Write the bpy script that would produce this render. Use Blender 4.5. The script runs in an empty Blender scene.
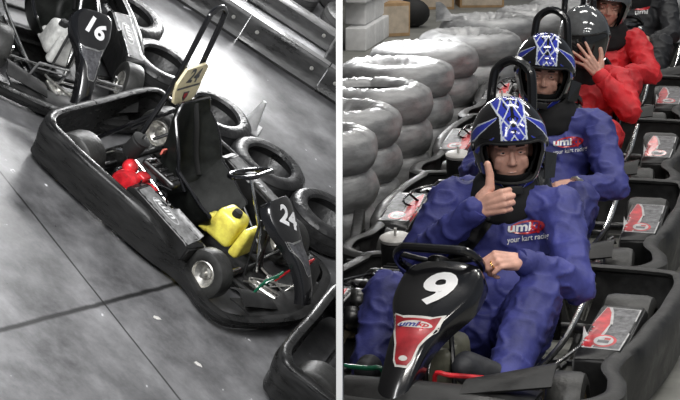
import bpy, bmesh, math, random
from mathutils import Vector, Matrix, noise
from mathutils.bvhtree import BVHTree
random.seed(7)
PI = math.pi
C = bpy.context.scene.collection
sin, cos = math.sin, math.cos

# ---------------------------------------------------------------- camera
H = 2.06
F_PX = 2100.0
TILT = math.atan(400 / F_PX)
cd = bpy.data.cameras.new('camera')
cam = bpy.data.objects.new('camera', cd)
C.objects.link(cam)
cam.location = (0, 0, H)
cam.rotation_euler = (PI / 2 - TILT, 0, 0)
cd.sensor_width = 36
cd.lens = F_PX / 680 * 36
cd.clip_start = 0.1
cd.clip_end = 200
bpy.context.scene.camera = cam
CAM = Matrix.Translation((0, 0, H)) @ Matrix.Rotation(PI / 2 - TILT, 4, 'X')

# ---------------------------------------------------------------- materials
def mat(name, col, rough=0.5, metal=0.0, var=0.0, vscale=8.0, bump=0.0, bscale=60.0, coat=0.0, alpha=1.0,
        stretch=None, emit=0, col2=None, spec=0.5, trans=0.0, rvar=0.0):
    m = bpy.data.materials.new(name)
    m.use_nodes = True
    nt = m.node_tree
    b = nt.nodes['Principled BSDF']
    b.inputs['Base Color'].default_value = (*col, 1)
    b.inputs['Roughness'].default_value = rough
    b.inputs['Metallic'].default_value = metal
    b.inputs['Coat Weight'].default_value = coat
    b.inputs['Coat Roughness'].default_value = 0.08
    b.inputs['Alpha'].default_value = alpha
    b.inputs['Specular IOR Level'].default_value = spec
    b.inputs['Transmission Weight'].default_value = trans
    if emit:
        b.inputs['Emission Color'].default_value = (*col, 1)
        b.inputs['Emission Strength'].default_value = emit
    if var or bump or rvar:
        tc = nt.nodes.new('ShaderNodeTexCoord')
        mp = nt.nodes.new('ShaderNodeMapping')
        if stretch: mp.inputs['Scale'].default_value = stretch
        nt.links.new(tc.outputs['Object'], mp.inputs['Vector'])
    if var or rvar:
        n = nt.nodes.new('ShaderNodeTexNoise')
        n.inputs['Scale'].default_value = vscale
        n.inputs['Detail'].default_value = 6
        n.inputs['Roughness'].default_value = 0.65
        nt.links.new(mp.outputs[0], n.inputs['Vector'])
    if var:
        cr = nt.nodes.new('ShaderNodeValToRGB')
        c2 = col2 or tuple(min(1, c * (1 + var * 2) + 0.02 * var) for c in col)
        c1 = tuple(c * (1 - var) for c in col)
        cr.color_ramp.elements[0].position = 0.32
        cr.color_ramp.elements[1].position = 0.7
        cr.color_ramp.elements[0].color = (*c1, 1)
        cr.color_ramp.elements[1].color = (*c2, 1)
        nt.links.new(n.outputs['Fac'], cr.inputs[0])
        nt.links.new(cr.outputs[0], b.inputs['Base Color'])
    if rvar:
        mr = nt.nodes.new('ShaderNodeMapRange')
        mr.inputs[1].default_value = 0.35; mr.inputs[2].default_value = 0.65
        mr.inputs[3].default_value = max(0.03, rough - rvar); mr.inputs[4].default_value = rough + rvar
        nt.links.new(n.outputs['Fac'], mr.inputs[0])
        nt.links.new(mr.outputs[0], b.inputs['Roughness'])
    if bump:
        n2 = nt.nodes.new('ShaderNodeTexNoise')
        n2.inputs['Scale'].default_value = bscale
        n2.inputs['Detail'].default_value = 4
        nt.links.new(mp.outputs[0], n2.inputs['Vector'])
        bp = nt.nodes.new('ShaderNodeBump')
        bp.inputs['Strength'].default_value = bump
        bp.inputs['Distance'].default_value = 0.01
        nt.links.new(n2.outputs['Fac'], bp.inputs['Height'])
        nt.links.new(bp.outputs[0], b.inputs['Normal'])
    return m

M = {}
M['black_plastic'] = mat('black_plastic', (0.007, 0.007, 0.007), 0.42, spec=0.35, var=0.35, vscale=6, bump=0.25, bscale=25, rvar=0.12)
M['bumper_plastic'] = mat('bumper_plastic', (0.007, 0.007, 0.007), 0.34, spec=0.35, var=0.5, vscale=9, bump=0.3, bscale=14, rvar=0.14, stretch=(0.5, 1, 3))
M['bumper_grey'] = mat('bumper_grey', (0.014, 0.014, 0.014), 0.5, spec=0.35, var=0.5, vscale=9, bump=0.3, bscale=14, rvar=0.12)
M['gloss_black'] = mat('gloss_black', (0.006, 0.006, 0.007), 0.2, coat=0.6)
M['matt_black'] = mat('matt_black', (0.01, 0.01, 0.01), 0.7)
M['seat_black'] = mat('seat_black', (0.004, 0.005, 0.004), 0.5, spec=0.25, var=0.4, vscale=15)
M['rubber'] = mat('rubber', (0.016, 0.016, 0.016), 0.5, var=0.4, vscale=14, bump=0.25, bscale=80)
M['wheel_rubber'] = mat('wheel_rubber', (0.02, 0.02, 0.019), 0.45, var=0.35, vscale=12, bump=0.2, bscale=60)
M['worn_tyre'] = mat('worn_tyre', (0.013, 0.013, 0.0135), 0.36, var=0.5, vscale=9, bump=0.45, bscale=40, rvar=0.12)
M['steel'] = mat('steel', (0.55, 0.55, 0.54), 0.25, 1.0, var=0.3, vscale=20)
M['dark_steel'] = mat('dark_steel', (0.07, 0.07, 0.07), 0.35, 1.0, var=0.5, vscale=20)
M['alloy'] = mat('alloy', (0.5, 0.49, 0.46), 0.4, 0.9, var=0.4, vscale=30)
M['brass'] = mat('brass', (0.32, 0.26, 0.17), 0.4, 0.9, var=0.4, vscale=30)
M['yellow'] = mat('yellow_tank', (0.78, 0.62, 0.10), 0.35, var=0.25, vscale=12, coat=0.2)
M['pale_tank'] = mat('pale_tank', (0.5, 0.5, 0.48), 0.4, var=0.3, vscale=10)
M['smoke_tank'] = mat('smoke_tank', (0.16, 0.16, 0.12), 0.35, var=0.4, vscale=8)
M['red'] = mat('red_paint', (0.42, 0.010, 0.016), 0.3, var=0.4, vscale=20, coat=0.3)
M['dull_red'] = mat('dull_red', (0.28, 0.012, 0.018), 0.35, var=0.35, vscale=14, coat=0.3)
M['grey_paint'] = mat('grey_paint', (0.15, 0.15, 0.15), 0.35, coat=0.2)
M['green'] = mat('green_paint', (0.008, 0.12, 0.06), 0.35, coat=0.2)
M['white'] = mat('white_paint', (0.8, 0.8, 0.8), 0.5)
M['off_white'] = mat('off_white', (0.6, 0.58, 0.55), 0.45, var=0.15, vscale=20)
M['sticker_white'] = mat('sticker_white', (0.42, 0.42, 0.42), 0.4, var=0.2, vscale=20)
M['cream'] = mat('cream_plate', (0.75, 0.66, 0.42), 0.4, var=0.1, vscale=15)
M['silver_print'] = mat('silver_print', (0.09, 0.09, 0.095), 0.5, 0.0, var=0.75, vscale=30, bump=0.1)
M['dark_print'] = mat('dark_print', (0.05, 0.05, 0.055), 0.35, var=0.6, vscale=40)
M['suit_blue'] = mat('suit_blue', (0.034, 0.039, 0.19), 0.62, var=0.28, vscale=5, bump=0.5, bscale=22)
M['suit_red'] = mat('suit_red', (0.56, 0.014, 0.022), 0.6, var=0.3, vscale=5, bump=0.5, bscale=22)
M['jacket_black'] = mat('jacket_black', (0.014, 0.015, 0.018), 0.6, var=0.3, vscale=6, bump=0.4, bscale=20)
M['skin'] = mat('skin', (0.62, 0.34, 0.26), 0.5, var=0.15, vscale=18, bump=0.1, bscale=120)
M['nail'] = mat('nail', (0.62, 0.36, 0.30), 0.3)
M['eye_white'] = mat('eye_white', (0.55, 0.52, 0.5), 0.2)
M['iris'] = mat('iris', (0.03, 0.02, 0.015), 0.15)
M['brow'] = mat('brow_hair', (0.05, 0.025, 0.015), 0.8)
M['helmet_black'] = mat('helmet_black', (0.008, 0.008, 0.01), 0.1, coat=0.8)
M['helmet_blue'] = mat('helmet_blue', (0.03, 0.045, 0.42), 0.15, coat=0.6)
M['helmet_white'] = mat('helmet_white', (0.62, 0.66, 0.75), 0.15, coat=0.6)
M['helmet_grey'] = mat('helmet_grey', (0.16, 0.165, 0.17), 0.12, 0.4, coat=0.7, var=0.3, vscale=8)
M['helmet_pale'] = mat('helmet_pale', (0.42, 0.43, 0.43), 0.2, coat=0.5)
M['visor'] = mat('visor_tint', (0.05, 0.05, 0.05), 0.04, 0.7, coat=1.0)
M['padding'] = mat('padding', (0.008, 0.008, 0.009), 0.9)
M['film'] = mat('silver_film', (0.27, 0.272, 0.275), 0.42, 0.3, var=0.35, vscale=5, bump=0.3, bscale=14, rvar=0.1, stretch=(1, 1, 2.6))
M['card'] = mat('cardboard', (0.42, 0.27, 0.14), 0.8, var=0.15, vscale=10)
M['card_pale'] = mat('cardboard_pale', (0.5, 0.42, 0.33), 0.8, var=0.15, vscale=10)
M['block'] = mat('white_block', (0.72, 0.72, 0.72), 0.8, var=0.08, vscale=10)
M['gold'] = mat('gold_ring', (0.8, 0.5, 0.15), 0.2, 1.0)
M['cone_white'] = mat('cone_white', (0.5, 0.5, 0.5), 0.5, var=0.2, vscale=10)
M['rail_rubber'] = mat('rail_rubber', (0.025, 0.025, 0.025), 0.36, var=0.75, vscale=7, bump=0.4, bscale=25, rvar=0.15, stretch=(0.4, 1, 1))
M['flag_print'] = mat('flag_print', (0.5, 0.12, 0.09), 0.5, var=0.5, vscale=60)
M['blue_print'] = mat('blue_print', (0.04, 0.05, 0.25), 0.4)

# ---------------------------------------------------------------- mesh builder
def catmull(pts, n=6, closed=False):
    P = [Vector(p) for p in pts]
    out = []
    N = len(P)
    rng = N if closed else N - 1
    for i in range(rng):
        if closed:
            a, b, c, d = P[(i - 1) % N], P[i], P[(i + 1) % N], P[(i + 2) % N]
        else:
            a, b, c, d = P[max(i - 1, 0)], P[i], P[i + 1], P[min(i + 2, N - 1)]
        for k in range(n):
            t = k / n
            out.append(0.5 * ((2 * b) + (c - a) * t + (2 * a - 5 * b + 4 * c - d) * t * t + (3 * b - a - 3 * c + d) * t ** 3))
    if not closed: out.append(P[-1])
    return out

class MB:
    def __init__(s): s.v = []; s.f = []; s.m = []; s.cur = 0
    def add(s, vs, fs, T=None):
        o = len(s.v)
        for p in vs:
            p = Vector(p)
            s.v.append(T @ p if T else p)
        for f in fs:
            s.f.append([i + o for i in f]); s.m.append(s.cur)
        return s
    def box(s, c, d, T=None, bev=0.0, top=(1, 1)):
        x, y, z = d[0] / 2, d[1] / 2, d[2] / 2
        tx, ty = top
        if not bev:
            vs = [(-x, -y, -z), (x, -y, -z), (x, y, -z), (-x, y, -z), (-x * tx, -y * ty, z), (x * tx, -y * ty, z), (x * tx, y * ty, z), (-x * tx, y * ty, z)]
            vs = [Vector(v) + Vector(c) for v in vs]
            return s.add(vs, [(3, 2, 1, 0), (4, 5, 6, 7), (0, 1, 5, 4), (1, 2, 6, 5), (2, 3, 7, 6), (3, 0, 4, 7)], T)
        bm = bmesh.new()
        bmesh.ops.create_cube(bm, size=1)
        for v in bm.verts:
            k = (tx, ty) if v.co.z > 0 else (1, 1)
            v.co = Vector((v.co.x * d[0] * k[0], v.co.y * d[1] * k[1], v.co.z * d[2]))
        bmesh.ops.bevel(bm, geom=bm.edges[:], offset=bev, segments=3, affect='EDGES', profile=0.5)
        for v in bm.verts: v.co += Vector(c)
        bm.verts.index_update()
        s.add([v.co.copy() for v in bm.verts], [[v.index for v in f.verts] for f in bm.faces], T)
        bm.free(); return s
    def tube(s, pts, r, n=8, closed=False, T=None, cap=True, flat=1.0):
        P = [Vector(p) for p in pts]
        N = len(P)
        R = r if isinstance(r, (list, tuple)) else [r] * N
        tang = []
        for i in range(N):
            a = P[(i - 1) % N] if closed or i > 0 else P[i]
            b = P[(i + 1) % N] if closed or i < N - 1 else P[i]
            t = (b - a)
            tang.append(t.normalized() if t.length > 1e-9 else Vector((0, 0, 1)))
        up = Vector((0, 0, 1)) if abs(tang[0].z) < 0.9 else Vector((1, 0, 0))
        nrm = (up - tang[0] * up.dot(tang[0])).normalized()
        vs = []
        for i in range(N):
            t = tang[i]
            nrm = (nrm - t * nrm.dot(t)).normalized()
            b = t.cross(nrm)
            for k in range(n):
                a = 2 * PI * k / n
                vs.append(P[i] + (nrm * cos(a) + b * sin(a) * flat) * R[i])
        fs = []
        for i in range(N if closed else N - 1):
            j = (i + 1) % N
            for k in range(n):
                l = (k + 1) % n
                fs.append((i * n + k, i * n + l, j * n + l, j * n + k))
        if not closed and cap:
            fs.append(tuple(range(n))[::-1]); fs.append(tuple((N - 1) * n + k for k in range(n)))
        return s.add(vs, fs, T)
    def lathe(s, prof, n=32, T=None, closed=False):
        vs = []
        for k in range(n):
            a = 2 * PI * k / n
            for r, h in prof: vs.append((r * cos(a), r * sin(a), h))
        L = len(prof); fs = []
        for k in range(n):
            l = (k + 1) % n
            for i in range(L if closed else L - 1):
                j = (i + 1) % L
                fs.append((k * L + i, l * L + i, l * L + j, k * L + j))
        return s.add(vs, fs, T)
    def disc(s, r, n=24, T=None):
        return s.add([(r * cos(2 * PI * k / n), r * sin(2 * PI * k / n), 0) for k in range(n)], [tuple(range(n))], T)
    def grid(s, fn, nu, nv, T=None, cu=False):
        vs = [fn(i / (nu if cu else nu - 1), j / (nv - 1)) for i in range(nu) for j in range(nv)]
        fs = []
        for i in range(nu if cu else nu - 1):
            k = (i + 1) % nu
            for j in range(nv - 1): fs.append((i * nv + j, k * nv + j, k * nv + j + 1, i * nv + j + 1))
        return s.add(vs, fs, T)
    def prism(s, poly, h, T=None, z0=0):
        n = len(poly)
        vs = [(p[0], p[1], z0) for p in poly] + [(p[0], p[1], z0 + h) for p in poly]
        fs = [tuple(range(n))[::-1], tuple(range(n, 2 * n))] + [(i, (i + 1) % n, n + (i + 1) % n, n + i) for i in range(n)]
        return s.add(vs, fs, T)
    def ball(s, c, r, T=None, n=14, sc=(1, 1, 1), R=None):
        vs = []; fs = []
        R = R or Matrix.Identity(3)
        c = Vector(c)
        m = n // 2 + 1
        for j in range(m):
            e = -PI / 2 + PI * j / (m - 1)
            for i in range(n):
                a = 2 * PI * i / n
                p = Vector((cos(a) * cos(e) * sc[0], sin(a) * cos(e) * sc[1], sin(e) * sc[2])) * r
                vs.append(c + R @ p)
        for j in range(m - 1):
            for i in range(n):
                k = (i + 1) % n
                fs.append((j * n + i, j * n + k, (j + 1) * n + k, (j + 1) * n + i))
        return s.add(vs, fs, T)
    def mesh(s, name, mats, smooth=35, solid=0.0, weld=True):
        me = bpy.data.meshes.new(name)
        me.from_pydata([tuple(v) for v in s.v], [], s.f)
        me.polygons.foreach_set('material_index', s.m)
        if weld or solid:
            bm = bmesh.new(); bm.from_mesh(me)
            bmesh.ops.remove_doubles(bm, verts=bm.verts, dist=1e-5)
            bmesh.ops.recalc_face_normals(bm, faces=bm.faces)
            if solid:
                bm.normal_update(); bm.verts.index_update()
                vs0 = bm.verts[:]; fs0 = bm.faces[:]; be = [(e.verts[0], e.verts[1]) for e in bm.edges if e.is_boundary]
                nv = [bm.verts.new(v.co - v.normal * solid) for v in vs0]
                for f in fs0: bm.faces.new([nv[v.index] for v in reversed(f.verts)])
                for a_, b_ in be: bm.faces.new([a_, b_, nv[b_.index], nv[a_.index]])
                bmesh.ops.recalc_face_normals(bm, faces=bm.faces)
            bm.to_mesh(me); bm.free()
        for m in (mats if isinstance(mats, (list, tuple)) else [mats]): me.materials.append(m)
        me.polygons.foreach_set('use_smooth', [True] * len(me.polygons))
        me.set_sharp_from_angle(angle=math.radians(smooth))
        me.update()
        return me
    def build(s, name, mats, parent=None, smooth=35, solid=0.0, mw=None, weld=True):
        return link(name, s.mesh(name, mats, smooth, solid, weld), parent, mw)

def link(name, me, parent=None, mw=None):
    o = bpy.data.objects.new(name, me)
    C.objects.link(o)
    if parent: o.parent = parent
    if mw is not None: o.matrix_world = mw
    return o
def tag(o, label=None, cat=None, group=None, kind=None):
    if label: o['label'] = label
    if cat: o['category'] = cat
    if group: o['group'] = group
    if kind: o['kind'] = kind
    return o
def empty(name, mw=None):
    o = bpy.data.objects.new(name, None); C.objects.link(o)
    o.empty_display_size = 0.2
    if mw is not None: o.matrix_world = mw
    return o
def copy_tree(o, parent=None):
    kids = list(o.children)
    c = o.copy(); C.objects.link(c); c.parent = parent
    for k in kids: copy_tree(k, c)
    return c
def TR(x=0, y=0, z=0): return Matrix.Translation((x, y, z))
def RT(a, ax='Z'): return Matrix.Rotation(math.radians(a), 4, ax)
def frame(o, x, y=None, z=None):
    x = Vector(x).normalized()
    if z is not None:
        z = Vector(z); z = (z - x * z.dot(x)).normalized(); y = z.cross(x)
    else:
        y = Vector(y); y = (y - x * y.dot(x)).normalized(); z = x.cross(y)
    m = Matrix((x, y, z)).transposed().to_4x4()
    m.translation = Vector(o)
    return m

# ---------------------------------------------------------------- lettering laid on surfaces
def text_geo(txt, size=1.0, bold=0.02, shear=0.0, sx=1.0, extrude=0.0):
    cu = bpy.data.curves.new('lettering', 'FONT')
    cu.body = txt; cu.size = size; cu.align_x = 'CENTER'; cu.align_y = 'CENTER'
    cu.offset = bold * size; cu.shear = shear; cu.resolution_u = 4
    o = bpy.data.objects.new('lettering', cu); C.objects.link(o)
    dg = bpy.context.evaluated_depsgraph_get()
    me = bpy.data.meshes.new_from_object(o.evaluated_get(dg))
    bm = bmesh.new(); bm.from_mesh(me)
    bmesh.ops.triangulate(bm, faces=bm.faces)
    for _ in range(2):
        long = [e for e in bm.edges if e.calc_length() > size * 0.12]
        if long: bmesh.ops.subdivide_edges(bm, edges=long, cuts=1)
        bmesh.ops.triangulate(bm, faces=bm.faces)
    bm.verts.index_update()
    vs = [(v.co.x * sx, v.co.y) for v in bm.verts]; fs = [[v.index for v in f.verts] for f in bm.faces]
    bm.free(); bpy.data.objects.remove(o); bpy.data.curves.remove(cu); bpy.data.meshes.remove(me)
    return vs, fs
def poly_geo(poly, step=0.02):
    bm = bmesh.new()
    bm.faces.new([bm.verts.new((p[0], p[1], 0)) for p in poly])
    bmesh.ops.triangulate(bm, faces=bm.faces)
    for _ in range(4):
        long = [e for e in bm.edges if e.calc_length() > step]
        if not long: break
        bmesh.ops.subdivide_edges(bm, edges=long, cuts=1)
        bmesh.ops.triangulate(bm, faces=[f for f in bm.faces if len(f.verts) > 3])
    bm.verts.index_update()
    vs = [(v.co.x, v.co.y) for v in bm.verts]; fs = [[v.index for v in f.verts] for f in bm.faces]
    bm.free(); return vs, fs
def ellipse(cx, cy, rx, ry, n=28, rot=0.0):
    out = []
    for k in range(n):
        a = 2 * PI * k / n; x, y = rx * cos(a), ry * sin(a)
        out.append((cx + x * cos(rot) - y * sin(rot), cy + x * sin(rot) + y * cos(rot)))
    return out
def bvh(me): return BVHTree.FromPolygons([v.co.copy() for v in me.vertices], [list(p.vertices) for p in me.polygons])
def decal(name, geo, m, T, tree, parent, off=0.0015, dx=0, dy=0, rot=0.0):
    """T: local frame (x right, y up, z out of the surface). Projects the flat shape along -z onto tree."""
    vs, fs = geo; out = []
    ca, sa = cos(rot), sin(rot)
    zd = (T.to_3x3() @ Vector((0, 0, 1))).normalized()
    for x, y in vs:
        x, y = x * ca - y * sa + dx, x * sa + y * ca + dy
        p = T @ Vector((x, y, 0.12))
        hit = tree.ray_cast(p, -zd, 0.5) if tree else (None,)
        q = hit[0] if hit[0] is not None else T @ Vector((x, y, 0))
        out.append(q + zd * off)
    me = bpy.data.meshes.new(name)
    me.from_pydata([tuple(v) for v in out], [], fs); me.materials.append(m)
    me.polygons.foreach_set('use_smooth', [True] * len(me.polygons))
    me.update()
    bm = bmesh.new(); bm.from_mesh(me)
    if fs and sum((f.normal.dot(zd) for f in bm.faces)) < 0: bmesh.ops.reverse_faces(bm, faces=bm.faces)
    bm.to_mesh(me); bm.free()
    return link(name, me, parent)
# ---------------------------------------------------------------- kart
def tyre_profile(R, W, hole):
    w = W / 2
    return [(hole, -w * 0.8), (hole + (R - hole) * 0.35, -w), (R - 0.02, -w * 0.97), (R - 0.006, -w * 0.86), (R, -w * 0.6), (R, w * 0.6),
            (R - 0.006, w * 0.86), (R - 0.02, w * 0.97), (hole + (R - hole) * 0.35, w), (hole, w * 0.8), (hole - 0.004, w * 0.4), (hole - 0.004, -w * 0.4)]
def wheel(parent, x, y, R, W, steer=0, rim='brass', ty='wheel_rubber'):
    T = TR(x, y, R) @ RT(steer) @ RT(90, 'X')
    m = MB(); m.lathe(tyre_profile(R, W, R * 0.54), 40, T, closed=True)
    w = m.build('wheel', M[ty], parent)
    r = MB(); h = R * 0.55
    for s in (-1, 1):
        r.lathe([(h, s * W * 0.40), (h * 0.93, s * W * 0.44), (h * 0.84, s * W * 0.3), (h * 0.45, s * W * 0.16), (h * 0.3, s * W * 0.2), (0.001, s * W * 0.2)], 28, T)
        for k in range(3):
            a = k * 2 * PI / 3
            r.lathe([(0.009, 0), (0.009, s * W * 0.06), (0.001, s * W * 0.06)], 8, T @ TR(h * 0.38 * cos(a), h * 0.38 * sin(a), s * W * 0.2))
    r.lathe([(h, -W * 0.4), (h, W * 0.4)], 28, T)
    r.lathe([(0.016, -W * 0.42), (0.016, W * 0.42), (0.001, W * 0.42)], 12, T)
    r.build('rim', M[rim], w)
    return w

HALF = [(-0.93, 0.0), (-0.935, 0.35), (-0.92, 0.54), (-0.86, 0.63), (-0.7, 0.655), (-0.4, 0.665), (-0.1, 0.655), (0.12, 0.635), (0.27, 0.60), (0.40, 0.605),
        (0.52, 0.65), (0.64, 0.655), (0.73, 0.60), (0.80, 0.46), (0.86, 0.28), (0.90, 0.12), (0.91, 0.0)]
def make_kart(label, number='9', tank='smoke_tank', hoop_w=0.075, hoop_flare=0.2, detail='colour', number_rot=0.0, bump='bumper_plastic', front_panel='red',
              rear_plate=None, front_h=0.235, fx=0.50, ht=1.12, shiny=False, wr=(0.132, 0.14), hoop_y=0.02, engine_red=True, hoop=True, belt=True):
    root = empty('go_kart')
    tag(root, label, 'go-kart')
    # frame rails
    m = MB()
    for s in (-1, 1):
        m.tube(catmull([(-0.72, s * 0.27, 0.09), (-0.3, s * 0.30, 0.07), (0.1, s * 0.24, 0.06), (0.5, s * 0.17, 0.06), (0.78, s * 0.13, 0.07)], 5), 0.015)
        m.tube(catmull([(-0.78, s * 0.50, 0.10), (-0.3, s * 0.60, 0.08), (0.15, s * 0.58, 0.08), (0.25, s * 0.5, 0.08), (0.3, s * 0.25, 0.07)], 5), 0.014)
        m.tube([(0.34, s * 0.2, 0.07), (0.47, s * 0.36, 0.12)], 0.014)
    for x, w in ((-0.7, 0.27), (-0.3, 0.6), (0.1, 0.25), (0.45, 0.18), (0.78, 0.13)):
        m.tube([(x, -w, 0.075), (x, w, 0.075)], 0.013)
    m.build('frame', M['dark_steel'], root)
    # chrome side bars
    for s in (-1, 1):
        b = MB()
        b.tube(catmull([(-0.62, s * 0.30, 0.16), (-0.5, s * 0.36, 0.31), (-0.35, s * 0.37, 0.33), (0.0, s * 0.36, 0.24), (0.22, s * 0.30, 0.17), (0.42, s * 0.22, 0.10)], 6), 0.011)
        b.build('side_bar', M['steel'], root)
        b = MB(); b.tube([(-0.40, s * 0.345, 0.12), (0.36, s * 0.26, 0.12)], 0.009); b.build('side_rail', M['steel'], root)
    # floor pan
    m = MB(); m.prism([(-0.1, -0.3), (0.35, -0.24), (0.8, -0.15), (0.8, 0.15), (0.35, 0.24), (-0.1, 0.3)], 0.006, z0=0.045)
    m.build('floor_pan', M['dark_steel'], root)
    # wraparound bumper
    half = [Vector((x, y, 0)) for x, y in HALF]
    loop = [Vector((p.x, -p.y, 0)) for p in half[::-1]] + half[1:-1]
    path = catmull(loop, 5, True)
    N = len(path)
    m = MB()
    prof = [(-0.035, 0.0), (-0.006, 0.012), (0.0, 0.03), (0.004, 0.3), (0.02, 0.62), (0.016, 0.93), (0.0, 0.99), (-0.018, 1.0), (-0.032, 0.975), (-0.03, 0.93), (-0.016, 0.90), (-0.012, 0.5), (-0.03, 0.04)]
    vs = []
    for i, p in enumerate(path):
        t = (path[(i + 1) % N] - path[i - 1]).normalized()
        nv = Vector((t.y, -t.x, 0))
        if nv.dot(p) < 0: nv = -nv
        k = min(1, max(0, (p.x + 0.1) / (1.0 if front_h > 0.2 else 0.6)))
        k = k * k * (3 - 2 * k) if front_h < 0.2 else k
        zt = 0.295 * (1 - k) + front_h * k
        if p.x < -0.85: zt += 0.01
        z0 = 0.035
        wob = 0.002 * sin(i * 0.9) * (abs(p.y) > 0.4)
        for o, h in prof:
            q = p + nv * (o * 1.25 + (wob if h > .1 else 0)); vs.append((q.x, q.y, z0 + (zt - z0) * h))
    L = len(prof)
    fs = [(i * L + k, ((i + 1) % N) * L + k, ((i + 1) % N) * L + (k + 1) % L, i * L + (k + 1) % L) for i in range(N) for k in range(L)]
    m.add(vs, fs); m.build('bumper', M[bump], root, smooth=50)
    # flat top of the front bumper with sponsor strip, and fender wedges
    m = MB()
    dome = 0.055 if detail == 'colour' else 0.03
    m.grid(lambda u, v: (0.70 + 0.19 * v - 0.10 * (2 * u - 1) ** 2, (u - 0.5) * 0.84, front_h - 0.015 + dome * sin(PI * (0.12 + 0.80 * v)) * (1 - 0.75 * (2 * u - 1) ** 2)), 22, 12)
    m.build('bumper_top', M['bumper_grey'], root, solid=0.012, smooth=70)
    for s in (-1, 1):
        m = MB()
        m.grid(lambda u, v, s=s: (0.82 - 0.14 * v - 0.10 * u, s * (0.20 + 0.27 * u), front_h + 0.02 + 0.045 * sin(v * PI * 0.8) * (0.5 + u * 0.7) + 0.02 * u), 12, 8)
        m.build('nose_wedge', M['bumper_grey'], root, solid=0.01, smooth=60)
    # side pods
    for s in (-1, 1):
        m = MB()
        y0, y1 = (0.45, 0.605)
        P = [(-0.24, 0.06), (0.30, 0.06), (0.315, 0.255), (0.27, 0.275), (-0.19, 0.325), (-0.24, 0.30)]
        vs = [(x, s * y0, z) for x, z in P] + [(x - (0.03 if x > 0 else 0), s * y1, z + (0.0 if z > .1 else 0)) for x, z in P]
        n = len(P)
        m.add(vs, [tuple(range(n)), tuple(range(2 * n - 1, n - 1, -1))] + [(i, n + i, n + (i + 1) % n, (i + 1) % n) for i in range(n)])
        pod = m.build('side_pod', M['black_plastic'], root, smooth=30)
        bm = bmesh.new(); bm.from_mesh(pod.data); bmesh.ops.bevel(bm, geom=bm.edges[:], offset=0.008, segments=2, affect='EDGES'); bm.to_mesh(pod.data); bm.free()
        tree = bvh(pod.data)
        T = frame((0.04, s * 0.525, 0.33), (0, 1, 0), z=(0.12, 0, 1))   # right = +y, up = -x
        o = -s  # inner side direction in sticker x
        SS = lambda q: [(x * 0.86, y * 0.76) for x, y in q]
        if detail == 'colour':
            K = [(-0.082, -0.26), (0.078, -0.26), (0.085, 0.0), (0.082, 0.26), (-0.06, 0.27), (-0.075, 0.1), (-0.088, -0.1)]
            decal('sticker', poly_geo(SS(K)), M['sticker_white'], T, tree, pod, 0.0012)
            a = [(-0.079, -0.252), (-0.035, -0.252), (-0.02, -0.05), (-0.012, 0.05), (-0.03, 0.20), (-0.05, 0.262), (-0.058, 0.26), (-0.072, 0.1), (-0.084, -0.1)]
            if s < 0: a = [(-x, y) for x, y in a]
            decal('sticker_stripe', poly_geo(SS(a)), M['red'], T, tree, pod, 0.002)
            a = [(-0.028, -0.252), (0.072, -0.252), (0.079, 0.0), (0.076, 0.252), (-0.035, 0.262), (-0.02, 0.20), (0.0, 0.05), (-0.012, -0.1)]
            if s < 0: a = [(-x, y) for x, y in a]
            decal('sticker_field', poly_geo(SS(a)), M['silver_print'], T, tree, pod, 0.002)
            decal('sticker_ring', poly_geo(SS(ellipse(s * 0.0, -0.165, 0.05, 0.075))), M['red'], T, tree, pod, 0.0026)
            decal('sticker_disc', poly_geo(SS(ellipse(s * 0.0, -0.165, 0.038, 0.060))), M['sticker_white'], T, tree, pod, 0.0032)
            decal('sticker_emblem', poly_geo(SS([(-0.022, -0.195), (0.022, -0.195), (0.022, -0.16), (-0.022, -0.16)])), M['dark_print'], T, tree, pod, 0.0038)
            decal('sticker_emblem', poly_geo(SS([(0.0, -0.155), (0.024, -0.155), (0.024, -0.13), (0.0, -0.13)])), M['red'], T, tree, pod, 0.0038)
        else:
            decal('sticker', poly_geo(SS([(-0.09, -0.3), (0.09, -0.3), (0.085, 0.28), (-0.085, 0.28)])), M['dark_grey'], T, tree, pod, 0.0012)
            decal('sticker_oval', poly_geo(SS(ellipse(0, 0.03, 0.045, 0.15))), M['sticker_white'], T, tree, pod, 0.002)
            decal('sticker_oval_field', poly_geo(SS(ellipse(0, 0.03, 0.036, 0.137))), M['dark_grey'], T, tree, pod, 0.0026)
            decal('sticker_lettering', text_geo('umi', 0.07, 0.02, 0.2, 1.6), M['white'], T, tree, pod, 0.0032, dy=0.03, rot=PI / 2)
    # wheels and rear axle
    rim = 'brass' if detail == 'colour' else 'alloy'
    for s in (-1, 1):
        wheel(root, fx, s * 0.475, wr[0], 0.125, steer=-7 if detail != 'colour' else 4, rim=rim)
        wheel(root, -0.66 if shiny else -0.55, s * 0.485, wr[1], 0.19, rim=rim)
        m = MB(); m.tube([(0.46, s * 0.14, 0.13), (0.46, s * 0.38, 0.14)], 0.009); m.tube([(0.43, s * 0.38, 0.09), (0.43, s * 0.38, 0.19)], 0.014)
        m.build('tie_rod', M['steel'], root)
    m = MB(); m.tube([(-0.55, -0.42, 0.14), (-0.55, 0.42, 0.14)], 0.02, 12); m.lathe([(0.001, -.012), (0.09, -.01), (0.09, .01), (0.001, .012)], 24, TR(-0.55, -0.2, 0.14) @ RT(90, 'X'))
    m.build('rear_axle', M['dark_steel'], root)
    # seat
    sp = catmull([(0.14, 0, 0.17), (0.05, 0, 0.10), (-0.08, 0, 0.075), (-0.22, 0, 0.09), (-0.32, 0, 0.17), (-0.37, 0, 0.32), (-0.42, 0, 0.48), (-0.47, 0, 0.62)], 5)
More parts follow.
